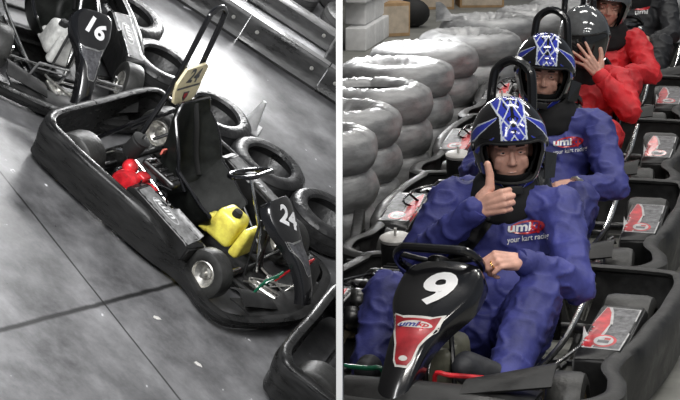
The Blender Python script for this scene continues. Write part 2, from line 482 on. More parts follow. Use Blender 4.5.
    def sf(u, v):
        k = v * (len(sp) - 1); i = min(int(k), len(sp) - 2); p = sp[i].lerp(sp[i + 1], k - i)
        a = (u - 0.5) * 2
        d = (sp[i + 1] - sp[i]).normalized(); nrm = Vector((-d.z, 0, d.x)); nrm = nrm if nrm.z > 0 or nrm.x > 0 else -nrm
        if nrm.x < -0.01 and v > 0.5: nrm = -nrm
        hw = (0.235 + 0.03 * sin(v * PI)) * (1 - 0.3 * max(0, (v - 0.7) / 0.3) ** 2)
        side = 0.13 * max(0, abs(a) - 0.45) ** 1.3 / 0.46 * (0.6 + 1.2 * sin(min(1, v * 1.1) * PI))
        q = p + Vector((side * 0.75, 0, side * 0.9)) if v > 0.45 else p + Vector((side * 0.1, 0, side * 1.3))
        return (q.x, 0.04 + a * hw * (1 - 0.06 * abs(a)), q.z)
    m = MB(); m.grid(sf, 19, 34)
    seat = m.build('seat', M['seat_black'], root, solid=0.014, smooth=60)
    rimpts = [sf(0, v / 33) for v in range(34)] + [sf(u / 18, 1) for u in range(1, 19)] + [sf(1, 1 - v / 33) for v in range(1, 34)]
    r = MB(); r.tube(rimpts, 0.012); r.build('seat_edge', M['gloss_black'], seat)
    # steering
    sx = 0.15 if shiny else 0.33
    Ts = frame((sx, 0.0, 0.585 if shiny else 0.56), (0, 1, 0), z=(-0.62, 0, 0.78))
    m = MB()
    ring = [Ts @ Vector((0.142 * cos(a) * (1.0), 0.125 * max(-0.72, sin(a)), 0)) for a in [2 * PI * k / 40 for k in range(40)]]
    m.tube(ring, 0.0155, 10, closed=True); sw = m.build('steering_wheel', M['gloss_black'], root)
    m = MB()
    for a in (90, 200, 340): m.tube([Ts @ Vector((0, 0, -0.01)), Ts @ Vector((0.155 * cos(math.radians(a)), 0.125 * sin(math.radians(a)), 0))], 0.010, flat=0.4)
    m.lathe([(0.001, 0.008), (0.035, 0.006), (0.040, 0.0), (0.035, -0.02), (0.001, -0.03)], 20, Ts)
    m.build('spokes', M['dark_steel'], sw)
    m = MB(); m.tube([(sx, 0.0, 0.575), (0.40, 0.0, 0.33), (0.52, 0.0, 0.11)], 0.011); m.tube([(0.40, 0.02, 0.40), (0.42, 0.015, 0.36)], 0.018)
    m.build('steering_column', M['steel'], root)
    m = MB()
    for s in (-1, 1): m.tube([(0.38, s * 0.05, 0.42), (0.5, s * 0.11, 0.08)], 0.009)
    m.build('column_support', M['dark_steel'], root)
    # fuel tank between the knees: two lobes and a cap
    m = MB()
    m.box((0.28, -0.005, 0.20), (0.20, 0.20, 0.20), bev=0.035, top=(0.8, 0.85))
    m.box((0.425, -0.005, 0.19), (0.075, 0.19, 0.20), bev=0.025, top=(0.7, 0.85))
    m.box((0.17, -0.005, 0.14), (0.10, 0.18, 0.10), T=RT(0), bev=0.03, top=(0.7, 0.9))
    tk = m.build('fuel_tank', M[tank], root, smooth=50)
    m = MB(); m.lathe([(0.001, 0.03), (0.028, 0.028), (0.032, 0.0), (0.03, -0.01)], 18, TR(0.30, -0.04, 0.305)); m.build('tank_cap', M['matt_black'], tk)
    if shiny: tk.location = (-0.07, 0, 0.03)
    # front fairing
    spn = [(0.875, 0.17, 0.047), (0.835, 0.235, 0.052), (0.77, 0.30, 0.058), (0.70, 0.355, 0.068), (0.63, 0.385, 0.080), (0.565, 0.42, 0.112), (0.50, 0.45, 0.142), (0.44, 0.48, 0.150), (0.40, 0.505, 0.148), (0.37, 0.522, 0.135), (0.355, 0.53, 0.11)]
    pts = catmull([(a, b, c) for a, b, c in spn], 4)
    def ff(u, v):
        k = v * (len(pts) - 1); i = min(int(k), len(pts) - 2); p = pts[i].lerp(pts[i + 1], k - i)
        d = pts[i + 1] - pts[i]; d = Vector((d.x, 0, d.y)).normalized(); n = Vector((d.z, 0, -d.x)); n = n if n.x > 0 else -n
        a = (u - 0.5) * 2 * 1.35; hw = p.z
        y = hw * 0.93 * max(-1, min(1, sin(a) * 1.03)); out = (cos(a) ** 0.75 if cos(a) > 0 else 0) * (0.028 + hw * 0.10) - (0.05 * max(0, (abs(a) - 1.05) / 0.3))
        return (p.x + n.x * out, y + 0.055 * v - 0.01, p.y + n.z * out)
    m = MB(); m.grid(ff, 25, 44)
    fair = m.build('front_fairing', M['gloss_black'], root, solid=-0.008, smooth=60)
    tree = bvh(fair.data)
    Tn = frame((0.50, 0.03, 0.49), (0, 1, 0), z=(0.62, 0, 0.78))
    sz = 0.175 if len(number) == 1 else 0.15
    decal('race_number', text_geo(number, sz * 1.12, 0.035, 0.22 if len(number) == 1 else 0, 1.15 if len(number) == 1 else 0.95), M['white'], Tn, tree, fair, 0.003, dx=0.0, dy=0.0 if len(number) == 1 else 0.02, rot=number_rot + (0.2 if len(number) == 1 else 0))
    if front_panel:
        up = Vector((-0.66, 0, 0.56)).normalized()
        Tp = frame((0.71, 0.01, 0.34), (0, 1, 0), z=(0.56, 0, 0.66))
        W_ = [(-0.105, 0.155), (-0.06, 0.135), (0.06, 0.135), (0.105, 0.155), (0.088, 0.09), (0.048, 0.0), (0.036, -0.065), (0.022, -0.088), (-0.022, -0.088), (-0.036, -0.065), (-0.048, 0.0), (-0.085, 0.09)]
        mw_, mr_ = (M['off_white'], M['dull_red']) if front_panel == 'red' else (M['steel'], M['dark_print'])
        W_ = [(x * 0.85, y) for x, y in W_]
        decal('sticker_border', poly_geo(W_, 0.012), mw_, Tp, tree, fair, 0.002)
        I_ = [(x * 0.86, y * 0.93 + 0.002 - (0.004 if y > 0.1 else 0)) for x, y in W_]
        decal('sticker_field', poly_geo(I_, 0.012), mr_, Tp, tree, fair, 0.003)
        if front_panel == 'red':
            decal('sticker_oval', poly_geo(ellipse(0.0, 0.095, 0.058, 0.017), 0.012), M['off_white'], Tp, tree, fair, 0.004)
            decal('sticker_lettering', text_geo('umi', 0.034, 0.03, 0.2, 1.3), M['blue_print'], Tp, tree, fair, 0.005, dx=-0.02, dy=0.094)
            decal('sticker_lettering', text_geo('kp', 0.03, 0.03, 0.2, 1.3), M['red'], Tp, tree, fair, 0.005, dx=0.027, dy=0.096)
            decal('sticker_badge', poly_geo(ellipse(0.0, -0.055, 0.014, 0.010), 0.01), M['off_white'], Tp, tree, fair, 0.004)
    if shiny:
        e = MB(); e.tube([Vector(ff(0.02, v / 43)) for v in range(44)] + [Vector(ff(u / 12, 1)) for u in range(1, 12)] + [Vector(ff(0.98, 1 - v / 43)) for v in range(44)], 0.006, 8)
        e.build('fairing_edge', M['dark_steel'], fair)
    m = MB(); m.tube([(0.44, 0, 0.53), (0.47, 0, 0.3), (0.50, 0, 0.1)], 0.01)
    m.build('fairing_bracket', M['dark_steel'], root)
    # pedals
    for s, cm in ((-1, 'green'), (1, 'red')):
        m = MB()
        m.tube(catmull([(0.62, s * 0.08, 0.10), (0.68, s * 0.085, 0.265), (0.69, s * 0.14, 0.275), (0.69, s * 0.27, 0.275), (0.685, s * 0.30, 0.26), (0.66, s * 0.31, 0.10)], 4), 0.008)
        m.tube([(0.68, s * 0.09, 0.235), (0.685, s * 0.29, 0.235)], 0.006)
        m.build('pedal', M[cm if (engine_red or detail == 'colour') else 'grey_paint'], root)
    # engine on the driver's right, exhaust, air box
    e = MB()
    e.box((-0.30, -0.43, 0.20), (0.22, 0.17, 0.18), bev=0.02)
    for k in range(7): e.box((-0.17, -0.43, 0.14 + k * 0.022), (0.10, 0.15, 0.008))
    e.tube([(-0.30, -0.36, 0.16), (-0.30, -0.28, 0.15)], 0.03, 14)
    e.tube(catmull([(-0.12, -0.40, 0.22), (-0.04, -0.38, 0.27), (-0.02, -0.34, 0.20)], 4), 0.012)
    eng = e.build('engine', M['dark_steel'], root)
    a = MB()
    Tf = TR(-0.31, -0.50, 0.235) @ RT(90, 'X') @ RT(8, 'Y')
    a.lathe([(0.085, -0.05), (0.088, 0.0), (0.075, 0.025), (0.03, 0.035), (0.001, 0.035)], 26, Tf)
    a.lathe([(0.05, 0.0), (0.052, 0.02), (0.035, 0.03), (0.001, 0.03)], 20, TR(-0.16, -0.50, 0.17) @ RT(90, 'X'))
    a.ball((-0.17, -0.44, 0.28), 0.055, sc=(1.1, 1, 0.8)); a.ball((-0.06, -0.43, 0.24), 0.045); a.ball((-0.36, -0.43, 0.31), 0.05)
    a.box((-0.26, -0.42, 0.31), (0.07, 0.08, 0.05), bev=0.015)
    a.build('fan_cover', M['red'] if engine_red else M['dark_steel'], eng)
    a = MB()
    a.lathe([(0.001, 0.09), (0.05, 0.088), (0.056, 0.08), (0.056, -0.02), (0.05, -0.03), (0.001, -0.03)], 24, TR(-0.43, -0.37, 0.37) @ RT(10, 'Y'))
    ab = a.build('air_filter', M['matt_black'], eng)
    a = MB(); a.lathe([(0.058, 0.0), (0.06, 0.012), (0.05, 0.018), (0.001, 0.018)], 24, TR(-0.414, -0.37, 0.458) @ RT(10, 'Y')); a.lathe([(0.006, 0), (0.006, 0.03), (0.001, 0.03)], 8, TR(-0.41, -0.37, 0.475))
    a.build('filter_lid', M['off_white'] if detail == 'colour' else M['matt_black'], ab)
    a = MB()
    a.box((-0.21, -0.33, 0.36), (0.26, 0.09, 0.05), T=None, bev=0.02)
    for k in range(5): a.box((-0.30 + k * 0.045, -0.33, 0.39), (0.02, 0.08, 0.01), bev=0.003)
    a.build('heat_shield', M['dark_steel'], eng)
    x = MB(); x.tube(catmull([(-0.10, -0.44, 0.17), (0.0, -0.45, 0.19), (0.10, -0.44, 0.18), (0.2, -0.42, 0.16)], 4), [0.018] * 5 + [0.03] * 6 + [0.018] * 2, 14)
    x.tube([(0.16, -0.425, 0.165), (0.19, -0.42, 0.16)], 0.036, 14)
    x.build('exhaust', M['brass'], eng)
    w = MB()
    for k in range(9):
        p = [(-0.45 + random.random() * 0.5, -0.30 - random.random() * 0.25, 0.15 + random.random() * 0.2) for _ in range(4)]
        w.tube(catmull(p, 5), 0.004 + 0.003 * random.random(), 6)
    w.build('hoses', M['gloss_black'], eng)
    w = MB()
    for k in range(7):
        p = [(0.52 + random.random() * 0.25, -0.16 + random.random() * 0.32, 0.06 + random.random() * 0.09) for _ in range(3)]
        w.tube(catmull(p, 5), 0.004 + 0.004 * random.random(), 6)
    w.box((0.64, -0.06, 0.08), (0.10, 0.06, 0.05), bev=0.008); w.box((0.60, 0.09, 0.08), (0.07, 0.05, 0.04), bev=0.008)
    w.tube([(0.56, -0.11, 0.09), (0.74, -0.10, 0.11)], 0.018, 10)
    w.build('linkage', M['alloy'], root)
    # roll hoop behind the seat
    if hoop:
        hw = hoop_w
        m = MB()
        pts2 = [(-0.52, -hoop_flare, 0.10), (-0.53, -hoop_flare * 0.95, 0.4), (-0.56, -hw * 1.3, 0.70), (-0.60, -hw, ht - 0.10), (-0.61, -hw * 0.75, ht - 0.03), (-0.612, 0, ht), (-0.61, hw * 0.75, ht - 0.03), (-0.60, hw, ht - 0.10),
                (-0.56, hw * 1.3, 0.70), (-0.53, hoop_flare * 0.95, 0.4), (-0.52, hoop_flare, 0.10)]
        m.tube([Vector((a, b + hoop_y, c)) for a, b, c in catmull(pts2, 6)], 0.0175, 10)
        hp = m.build('roll_hoop', M['gloss_black'], root)
        m = MB()
        for s in (-1, 1): m = MB(); m.tube([(-0.545, hoop_y + s * hoop_flare * .8, 0.5), (-0.78, hoop_y + s * 0.2, 0.12)], 0.013); m.build('hoop_brace', M['gloss_black'], hp)
    if rear_plate:
        Tr = frame((-0.53, 0.07, 0.73), (0, 1, 0), z=(1, -0.55, 0.15))
        m = MB()
        pl = [(-0.15, 0.02), (-0.10, 0.115), (0.12, 0.125), (0.15, 0.10), (0.14, -0.01), (0.15, -0.03), (0.13, -0.11), (0.07, -0.155), (-0.02, -0.16), (-0.10, -0.12), (-0.14, -0.04)]
        m.prism(pl, 0.018, Tr)
        plate = m.build('number_plate', M['cream'], root)
        tr2 = bvh(plate.data)
        decal('plate_number', text_geo(rear_plate, 0.13, 0.03, 0.15), M['dark_print'], Tr, tr2, plate, 0.002, dy=0.055, dx=0.01, rot=-0.1)
        decal('plate_stripe', poly_geo([(-0.145, -0.025), (0.145, -0.02), (0.145, -0.006), (-0.145, -0.011)]), M['dark_print'], Tr, tr2, plate, 0.002)
        decal('plate_crest', poly_geo([(-0.035, -0.05), (0.035, -0.05), (0.03, -0.09), (0.0, -0.12), (-0.03, -0.09)]), M['dark_print'], Tr, tr2, plate, 0.002)
        decal('plate_crest_field', poly_geo([(-0.022, -0.06), (0.022, -0.06), (0.018, -0.085), (0.0, -0.105), (-0.018, -0.085)]), M['dull_red'], Tr, tr2, plate, 0.003)
    if belt:
        m = MB()
        m.tube(catmull([(-0.44, 0.14, 0.63), (-0.36, 0.16, 0.50), (-0.28, 0.19, 0.34), (-0.20, 0.2, 0.24)], 5), 0.016, 8, flat=0.2)
        bl = m.build('harness', M['matt_black'], root)
        m = MB(); m.box((-0.33, -0.175, 0.40), (0.012, 0.045, 0.035), T=None); m.build('buckle', M['flag_print'], bl)
    return root
M['dark_grey'] = mat('dark_grey_print', (0.16, 0.16, 0.16), 0.35, var=0.4, vscale=25)
# ---------------------------------------------------------------- people
def sdf_mesh(name, caps, voxel, smooth_iter=4, fn=None, extra=None):
    m = MB()
    for c in caps:
        if c[0] == 'e':
            _, ctr, rad, R = c
            m.ball(ctr, 1.0, sc=rad, n=20, R=R)
        else:
            p0, r0, p1, r1 = c
            p0, p1 = Vector(p0), Vector(p1)
            d = p1 - p0; L = max(d.length, 1e-4); d = d / L
            pts = []; rr = []
            for k in range(5):
                a = PI / 2 * (1 - k / 4); pts.append(p0 - d * r0 * sin(a)); rr.append(max(r0 * cos(a), r0 * 0.02))
            for k in range(5):
                a = PI / 2 * k / 4; pts.append(p1 + d * r1 * sin(a)); rr.append(max(r1 * cos(a), r1 * 0.02))
            m.tube(pts, rr, 14)
    me = bpy.data.meshes.new('tmp'); me.from_pydata([tuple(v) for v in m.v], [], m.f)
    bm = bmesh.new(); bm.from_mesh(me); bmesh.ops.recalc_face_normals(bm, faces=bm.faces); bm.to_mesh(me); bm.free()
    o = bpy.data.objects.new('tmp', me); C.objects.link(o)
    md = o.modifiers.new('r', 'REMESH'); md.mode = 'VOXEL'; md.voxel_size = voxel
    ms = o.modifiers.new('s', 'SMOOTH'); ms.factor = 0.5; ms.iterations = smooth_iter
    dg = bpy.context.evaluated_depsgraph_get()
    res = bpy.data.meshes.new_from_object(o.evaluated_get(dg))
    bpy.data.objects.remove(o); bpy.data.meshes.remove(me)
    res.name = name
    if fn:
        nr = [v.normal.copy() for v in res.vertices]
        for v, n in zip(res.vertices, nr): v.co = v.co + n * fn(v.co)
    res.polygons.foreach_set('use_smooth', [True] * len(res.polygons))
    return res

def hand_caps(T, pose, side):
    """T maps hand space (x to fingertips, z out of the back, thumb on +y) to person space; side -1 mirrors the thumb."""
    P = {'thumb_up': dict(c=(75, 100, 55), th=[(0.01, 0.03, -0.012), (0.045, 0.052, -0.022), (0.058, 0.090, -0.020), (0.064, 0.124, -0.010)]),
         'grip': dict(c=(55, 65, 40), th=[(0.012, 0.026, -0.014), (0.045, 0.042, -0.035), (0.070, 0.030, -0.052), (0.088, 0.010, -0.058)]),
         'relaxed': dict(c=(30, 35, 22), th=[(0.012, 0.026, -0.012), (0.048, 0.045, -0.03), (0.078, 0.045, -0.038), (0.100, 0.036, -0.044)]),
         'spread': dict(c=(8, 14, 10), th=[(0.012, 0.026, -0.008), (0.042, 0.055, -0.018), (0.070, 0.078, -0.022), (0.094, 0.092, -0.026)])}[pose]
    gs = T.to_scale()[0]
    spread = 4.0 if pose == 'spread' else 1.0
    caps = []
    f = lambda p: T @ Vector((p[0], p[1] * side, p[2]))
    roots = [((0.088, 0.029, 0.0), (0.043, 0.026, 0.021), 0.0092, 4), ((0.093, 0.009, 0.003), (0.047, 0.030, 0.022), 0.0095, 1),
             ((0.089, -0.011, 0.001), (0.043, 0.028, 0.021), 0.009, -3), ((0.080, -0.029, -0.004), (0.034, 0.021, 0.019), 0.008, -7)]
    for (r, segs, rad, sp) in roots:
        caps.append((f((0.0, r[1] * 0.5, -0.004)), 0.016, f(r), rad * 1.22))
        p = Vector(r); a = 0
        for k, L in enumerate(segs):
            a += math.radians(P['c'][k])
            az = math.radians(sp * spread)
            q = p + Vector((cos(a) * cos(az), cos(a) * sin(az), -sin(a))) * L
            caps.append((f(p), rad * (1.05 - 0.07 * k), f(q), rad * (0.98 - 0.09 * k)))
            p = q
    th = P['th']
    caps.append((f(th[0]), 0.018, f(th[1]), 0.0165)); caps.append((f(th[1]), 0.0155, f(th[2]), 0.0128)); caps.append((f(th[2]), 0.0132, f(th[3]), 0.0112))
    caps.append((f((0.02, 0.012, -0.012)), 0.018, f((0.06, 0.018, -0.012)), 0.014)); caps.append((f((0.02, -0.018, -0.010)), 0.017, f((0.06, -0.02, -0.012)), 0.013))
    caps.append((f((-0.02, 0, 0)), 0.026, f((0.0, 0.006, -0.002)), 0.024)); caps.append((f((-0.02, 0, 0)), 0.025, f((0.005, -0.008, -0.002)), 0.021))
    caps = [(a, ra * gs, b, rb * gs) for a, ra, b, rb in caps]
    return caps, f(th[3])

def head_T(c, yaw, pitch=0, roll=0):
    return TR(*c) @ RT(yaw, 'Z') @ RT(pitch, 'Y') @ RT(roll, 'X')

def head_caps(T):
    f = lambda *p: T @ Vector(p)
    R = T.to_3x3()
    c = [('e', f(-0.01, 0, 0.02), (0.098, 0.077, 0.108), R), ('e', f(0.022, 0, -0.035), (0.070, 0.062, 0.085), R),
         (f(0.055, 0, -0.095), 0.024, f(0.05, 0, -0.09), 0.028),
         (f(0.088, 0, 0.012), 0.0085, f(0.106, 0, -0.026), 0.0115), (f(0.098, 0.011, -0.030), 0.008, f(0.098, -0.011, -0.030), 0.008)]
    for s in (-1, 1):
        c += [(f(0.084, s * 0.010, 0.034), 0.010, f(0.070, s * 0.052, 0.030), 0.010), (f(0.068, s * 0.042, -0.022), 0.018, f(0.058, s * 0.045, -0.045), 0.018),
              (f(0.082, s * 0.003, -0.058), 0.0075, f(0.076, s * 0.018, -0.060), 0.006), (f(0.080, s * 0.003, -0.070), 0.008, f(0.075, s * 0.017, -0.067), 0.006),
              ('e', f(-0.005, s * 0.078, -0.005), (0.018, 0.008, 0.03), R)]
    return c

def make_helmet(parent, T, style, mesh=None):
    """full-face helmet with an eye port; colours are laid out by position on the shell"""
    mats = [M['helmet_black'], M['helmet_blue'], M['helmet_white'], M['helmet_grey'], M['helmet_pale']]
    NU, NV = 280, 150
    def shell(az, el, grow=0.0):
        a, e = math.radians(az), math.radians(el)
        x, y, z = cos(a) * cos(e), sin(a) * cos(e), sin(e)
        rx = 0.156 if x > 0 else 0.150
        p = Vector((x * (rx + grow), y * (0.136 + grow), z * (0.160 + grow)))
        if el < 0:
            k = min(1, -el / 35)
            fr = max(0, cos(a)) ** 2
            p.x += 0.020 * k * fr; p.y *= 1 - 0.10 * k
            p.z *= 1 + 0.32 * k
            if el < -30: p.z = max(p.z, -0.198 + 0.045 * (1 - fr))
            p.x *= 1 - 0.05 * k * (1 - fr)
        return p
    def inport(az, el):
        top, bot, w = 9.0, -34.0, 56.0
        a = abs(az)
        if style == 'open': bot, top, w = -75, 12, 50
        if a > w: return False
        k = max(0, (a - (w - 18)) / 18)
        return bot + 13 * k ** 2 * (0 if style == 'open' else 1) < el < top - 9 * k ** 2
    def colour(az, el, p):
        y, z = p.y, p.z
        if style in ('grey', 'open'):
            return 3 if style == 'grey' else (4 if el > 25 else 3)
        if el > 10 and (p.x > -0.03):
            yy = y - 0.004; d = abs(yy); zz = z - 0.02
            wband = 0.047 + (0.02 * max(0, (z - 0.11) / 0.03) if yy < 0 else 0)
            if d < wband:
                if d > wband - 0.0065: return 2
                t = z + 1.5 * d
                if 0.020 < t and (t % 0.05) < 0.0075: return 2
                t2 = z - 1.1 * d
                if d > 0.012 and (t2 % 0.062) < 0.008: return 2
                if (z * 3 + d * 4 + sin(z * 160) * 0.05) % 0.16 < 0.03 and d < 0.03: return 0
                if d < 0.006 and z > 0.08: return 0
                return 1
        # blue blades on the black sides, edged white
        s = 1 if y > 0 else -1
        A = abs(az)
        if 30 < A < 115 and -8 < el < 46:
            c0 = 36 - (A - 40) * 0.62
            w = 11 * max(0, 1 - abs(A - 70) / 46)
            if abs(el - c0) < w: return 1 if abs(el - c0) < w * 0.72 else 2
            c1 = c0 - 26; w *= 0.55
            if abs(el - c1) < w: return 1 if abs(el - c1) < w * 0.6 else 3
        if el < -35:
            c0 = -70 + A * 0.85
            if A < 62 and abs(el - c0) < 11: return 1 if abs(el - c0) < 10 else 2
            if A < 24 and el > -60: return 0
        return 0
    m = MB()
    vs = []
    for i in range(NU):
        az = -180 + 360 * i / NU
        for j in range(NV):
            el = -62 + (90 + 62) * j / (NV - 1)
            vs.append(T @ shell(az, el))
    fs = []; mi = []
    for i in range(NU):
        k = (i + 1) % NU
        az = -180 + 360 * (i + 0.5) / NU
        for j in range(NV - 1):
            el = -62 + 152 * (j + 0.5) / (NV - 1)
            if inport(az, el): continue
            fs.append((i * NV + j, k * NV + j, k * NV + j + 1, i * NV + j + 1)); mi.append(colour(az, el, shell(az, el)))
    m.v = vs; m.f = fs; m.m = mi
    h = m.build('helmet', mats, parent, smooth=60)
    # rubber rim of the eye port
    rim = []
    if style != 'open':
        top, bot, w = 9.0, -34.0, 56.0
        up = [(w - 2, -5)] + [(a, top - 9 * max(0, (abs(a) - (w - 18)) / 18) ** 2) for a in range(int(w) - 4, -int(w) + 3, -4)] + [(-w + 2, -5)]
        dn = [(a, bot + 13 * max(0, (abs(a) - (w - 18)) / 18) ** 2) for a in range(-int(w) + 4, int(w) - 3, 4)]
        rim = [T @ shell(a, e, 0.001) for a, e in up + dn]
        r = MB(); r.tube(rim, 0.0055, 8, closed=True); r.build('port_rim', M['matt_black'], h)
    r = MB()
    r.tube([T @ shell(a, -61, -0.004) for a in range(-180, 180, 8)], 0.009, 8, closed=True)
    r.build('helmet_edge', M['matt_black'], h)
    # inner padding: a smaller shell with the same port
    q = MB()
    q.v = [T @ shell(-180 + 360 * i / 60, -60 + 150 * j / 39, -0.028) for i in range(60) for j in range(40)]
    for i in range(60):
        for j in range(39):
            az, el = -180 + 6 * (i + 0.5), -60 + 150 * (j + 0.5) / 39
            if inport(az * 1.08, el): continue
            k = (i + 1) % 60; q.f.append((i * 40 + j, k * 40 + j, k * 40 + j + 1, i * 40 + j + 1)); q.m.append(0)
    q.build('padding', M['padding'], h)
    for s in (-1, 1):
        r = MB(); r.lathe([(0.018, -0.004), (0.018, 0.006), (0.012, 0.009), (0.001, 0.009)], 18, T @ TR(0.03, s * 0.128, -0.004) @ RT(-90 * s, 'X'))
        r.build('visor_pivot', M['dark_steel'], h)
    r = MB(); r.box((0.160, 0, -0.140), (0.012, 0.05, 0.03), T=T, bev=0.004); r.build('chin_vent', M['matt_black'], h)
    if style == 'grey':       # visor closed
        v = MB(); v.grid(lambda a, b: T @ shell(-56 + 112 * a, -35 + 46 * b, 0.004), 24, 12); v.build('visor', M['visor'], h, smooth=60)
    elif style == 'blue':     # visor swung up at one side: clear rest along the brow
        v = MB(); v.grid(lambda a, b: T @ shell(-58 + 116 * a, 8 + 5 * b, 0.005), 24, 3); v.build('visor', M['gloss_black'], h, smooth=60)
    return h

def make_person(label, mw, J, suit, head, hands, helmet_style='blue', collar=True, seed=0, legs=True, logo=None, watch=False, ring=False, face=True):
    """J: joint positions in kart space. head = (centre, yaw, pitch, roll). hands = {'L': (pose, T), 'R': ...}"""
    J = {k: Vector(v) for k, v in J.items()}
    T = head_T(*head)
    hc = T.translation
    neckb = J['neck']
    caps = [(neckb, 0.055, hc + Vector((-0.02, 0, -0.07)), 0.052), (J['pelvis'], 0.10, J['chest'], 0.10), (J['chest'], 0.09, neckb, 0.06)]
    for s in 'LR':
        caps += [(J['chest'] + (J['sh' + s] - J['chest']) * .4 + Vector((0, 0, .04)), 0.05, J['sh' + s], 0.042), (J['sh' + s], 0.042, J['el' + s], 0.034), (J['el' + s], 0.034, J['wr' + s], 0.024)]
        if legs: caps += [(J['hip' + s], 0.07, J['kn' + s], 0.05), (J['kn' + s], 0.048, J['an' + s], 0.034)]
    tips = {}
    hcaps = []
    for s, (pose, HT) in hands.items():
        hc_, tip = hand_caps(HT, pose, 1 if s == 'R' else -1)
        hcaps += hc_; tips[s] = (tip, HT)
    body = sdf_mesh('person', caps, 0.012, 3)
    fine = sdf_mesh('fine', head_caps(T), 0.0045, 3)
    parts = [body, fine]
    if hcaps: parts.append(sdf_mesh('hands', hcaps, 0.0032, 3))
    bm = bmesh.new()
    for me in parts: bm.from_mesh(me)
    out = bpy.data.meshes.new('person'); bm.to_mesh(out); bm.free()
    for me in parts: bpy.data.meshes.remove(me)
    out.materials.append(M['skin']); out.polygons.foreach_set('material_index', [0] * len(out.polygons)); out.polygons.foreach_set('use_smooth', [True] * len(out.polygons))
    p = link('person', out, None, mw)
    tag(p, label, 'person')
    # suit
    sc = [('e', (J['pelvis'] + Vector((0.03, 0, 0.0))), (0.175, 0.20, 0.145), Matrix.Identity(3)),
          ('e', J['pelvis'].lerp(J['chest'], 0.45) + Vector((0.035, 0, 0)), (0.155, 0.195, 0.17), Matrix.Identity(3)),
          ('e', J['chest'] + Vector((0.0, 0, 0.0)), (0.150, 0.205, 0.17), Matrix.Identity(3)),
          (J['chest'] + Vector((0, 0, 0.1)), 0.11, neckb + Vector((0, 0, -0.01)), 0.078),
          (J['shL'] + Vector((0, -.03, 0)), 0.075, J['shR'] + Vector((0, .03, 0)), 0.075)]
    for s in 'LR':
        sh, el, wr = J['sh' + s], J['el' + s], J['wr' + s]
        dwr = (wr - el).normalized()
        sc += [(sh, 0.080, el, 0.064), (el, 0.064, el.lerp(wr, 0.65), 0.054), (el.lerp(wr, 0.6), 0.055, wr - dwr * 0.02, 0.043)]
        if legs: sc += [(J['hip' + s], 0.115, J['kn' + s], 0.085), (J['kn' + s], 0.084, J['kn' + s].lerp(J['an' + s], 0.6), 0.075), (J['kn' + s].lerp(J['an' + s], 0.6), 0.078, J['an' + s], 0.064)]
    off = Vector((seed * 3.1, seed * 1.7, 0))
    def folds(v):
        q = v * 9 + off
        w = noise.noise(Vector((q.x * 0.7, q.y * 0.7, q.z * 1.2)))
        w2 = noise.noise(v * 22 + off)
        ridge = 1 - abs(noise.noise(Vector((v.x * 12, v.y * 12, v.z * 17)) + off * 2)) * 2.2
        return 0.005 * w + 0.003 * w2 + 0.011 * max(0, ridge) ** 3 - 0.003
    cm = sdf_mesh('coverall', sc, 0.0085, 6, folds)
    cm.materials.append(M[suit])
    cname = 'coverall' if suit == 'suit_blue' else 'jacket'
    cov = link(cname, cm, p)
    for s in 'LR':   # cuffs
        wr, el = J['wr' + s], J['el' + s]; d = (wr - el).normalized()
        m = MB(); m.tube([wr - d * 0.04, wr - d * 0.02, wr - d * 0.002, wr + d * 0.008], [0.046, 0.046, 0.042, 0.036], 18); m.build('cuff', M[suit], cov)
    if legs:
        for s in 'LR':
            a = J['an' + s]; t = J['toe' + s]; d = (t - a).normalized()
            heel = a + Vector((-0.03, 0, -0.055))
            shc = [(a + Vector((0, 0, -0.02)), 0.045, a + Vector((0, 0, 0.02)), 0.045), (heel, 0.036, t, 0.040), (a, 0.042, t + Vector((-0.04, 0, 0.0)), 0.046), (heel + Vector((0, 0, -.01)), 0.03, t + Vector((0.0, 0, -0.02)), 0.034)]
            sm = sdf_mesh('shoe', shc, 0.008, 3); sm.materials.append(M['jacket_black']); link('shoe', sm, p)
    if collar:
        m = MB()
        base = neckb + Vector((0.0, 0, 0.015))
        pr = [(0.070, 0.055), (0.092, 0.060), (0.110, 0.045), (0.124, 0.010), (0.130, -0.025), (0.128, -0.045), (0.115, -0.06), (0.08, -0.07)]
        def cf(u, v):
            k = v * (len(pr) - 1); i = min(int(k), len(pr) - 2); t = k - i
            rr = pr[i][0] * (1 - t) + pr[i + 1][0] * t; z = pr[i][1] * (1 - t) + pr[i + 1][1] * t; a = u * 2 * PI
            w = 0.006 * noise.noise(Vector((cos(a) * 3, sin(a) * 3, z * 25 + seed)))
            return base + Vector((0.012 + (rr + w) * cos(a) * 0.92, (rr + w) * sin(a), z - 0.04 * cos(a) * (0.4 + v)))
        m.grid(cf, 48, 22, cu=True)
        m.build('neck_brace', M['padding'], p, smooth=60)
    # face details
    if face:
        R = T.to_3x3()
        for s in (-1, 1):
            e = MB(); ec = T @ Vector((0.0745, s * 0.031, 0.008))
            e.ball(ec, 0.0125, n=18); e.cur = 1
            gz = R @ Vector((1, 0.05, -0.02)).normalized()
            e.ball(ec + gz * 0.0078, 0.0058, n=12)
            e.build('eye', [M['eye_white'], M['iris']], p, weld=False)
            lid = MB()
            lid.tube([T @ Vector((0.0862 - abs(k) * 0.0020, s * 0.031 + k * 0.0055, 0.0145 - abs(k) ** 1.6 * 0.0016)) for k in (-3, -2, -1, 0, 1, 2, 3)], 0.0042, 8)
            lid.tube([T @ Vector((0.0850 - abs(k) * 0.0020, s * 0.031 + k * 0.0055, 0.0012 + abs(k) ** 1.6 * 0.0012)) for k in (-3, -2, -1, 0, 1, 2, 3)], 0.0038, 8)
            lid.build('eyelid', M['skin'], p)
            b = MB(); b.tube([T @ Vector((0.0955 - k * k * 0.0009, s * (0.014 + k * 0.0075), 0.031 + 0.0025 * sin(k * 0.8))) for k in range(6)], [0.003, 0.0042, 0.0045, 0.004, 0.0035, 0.002], 8, flat=0.8)
            b.build('eyebrow', M['brow'], p)
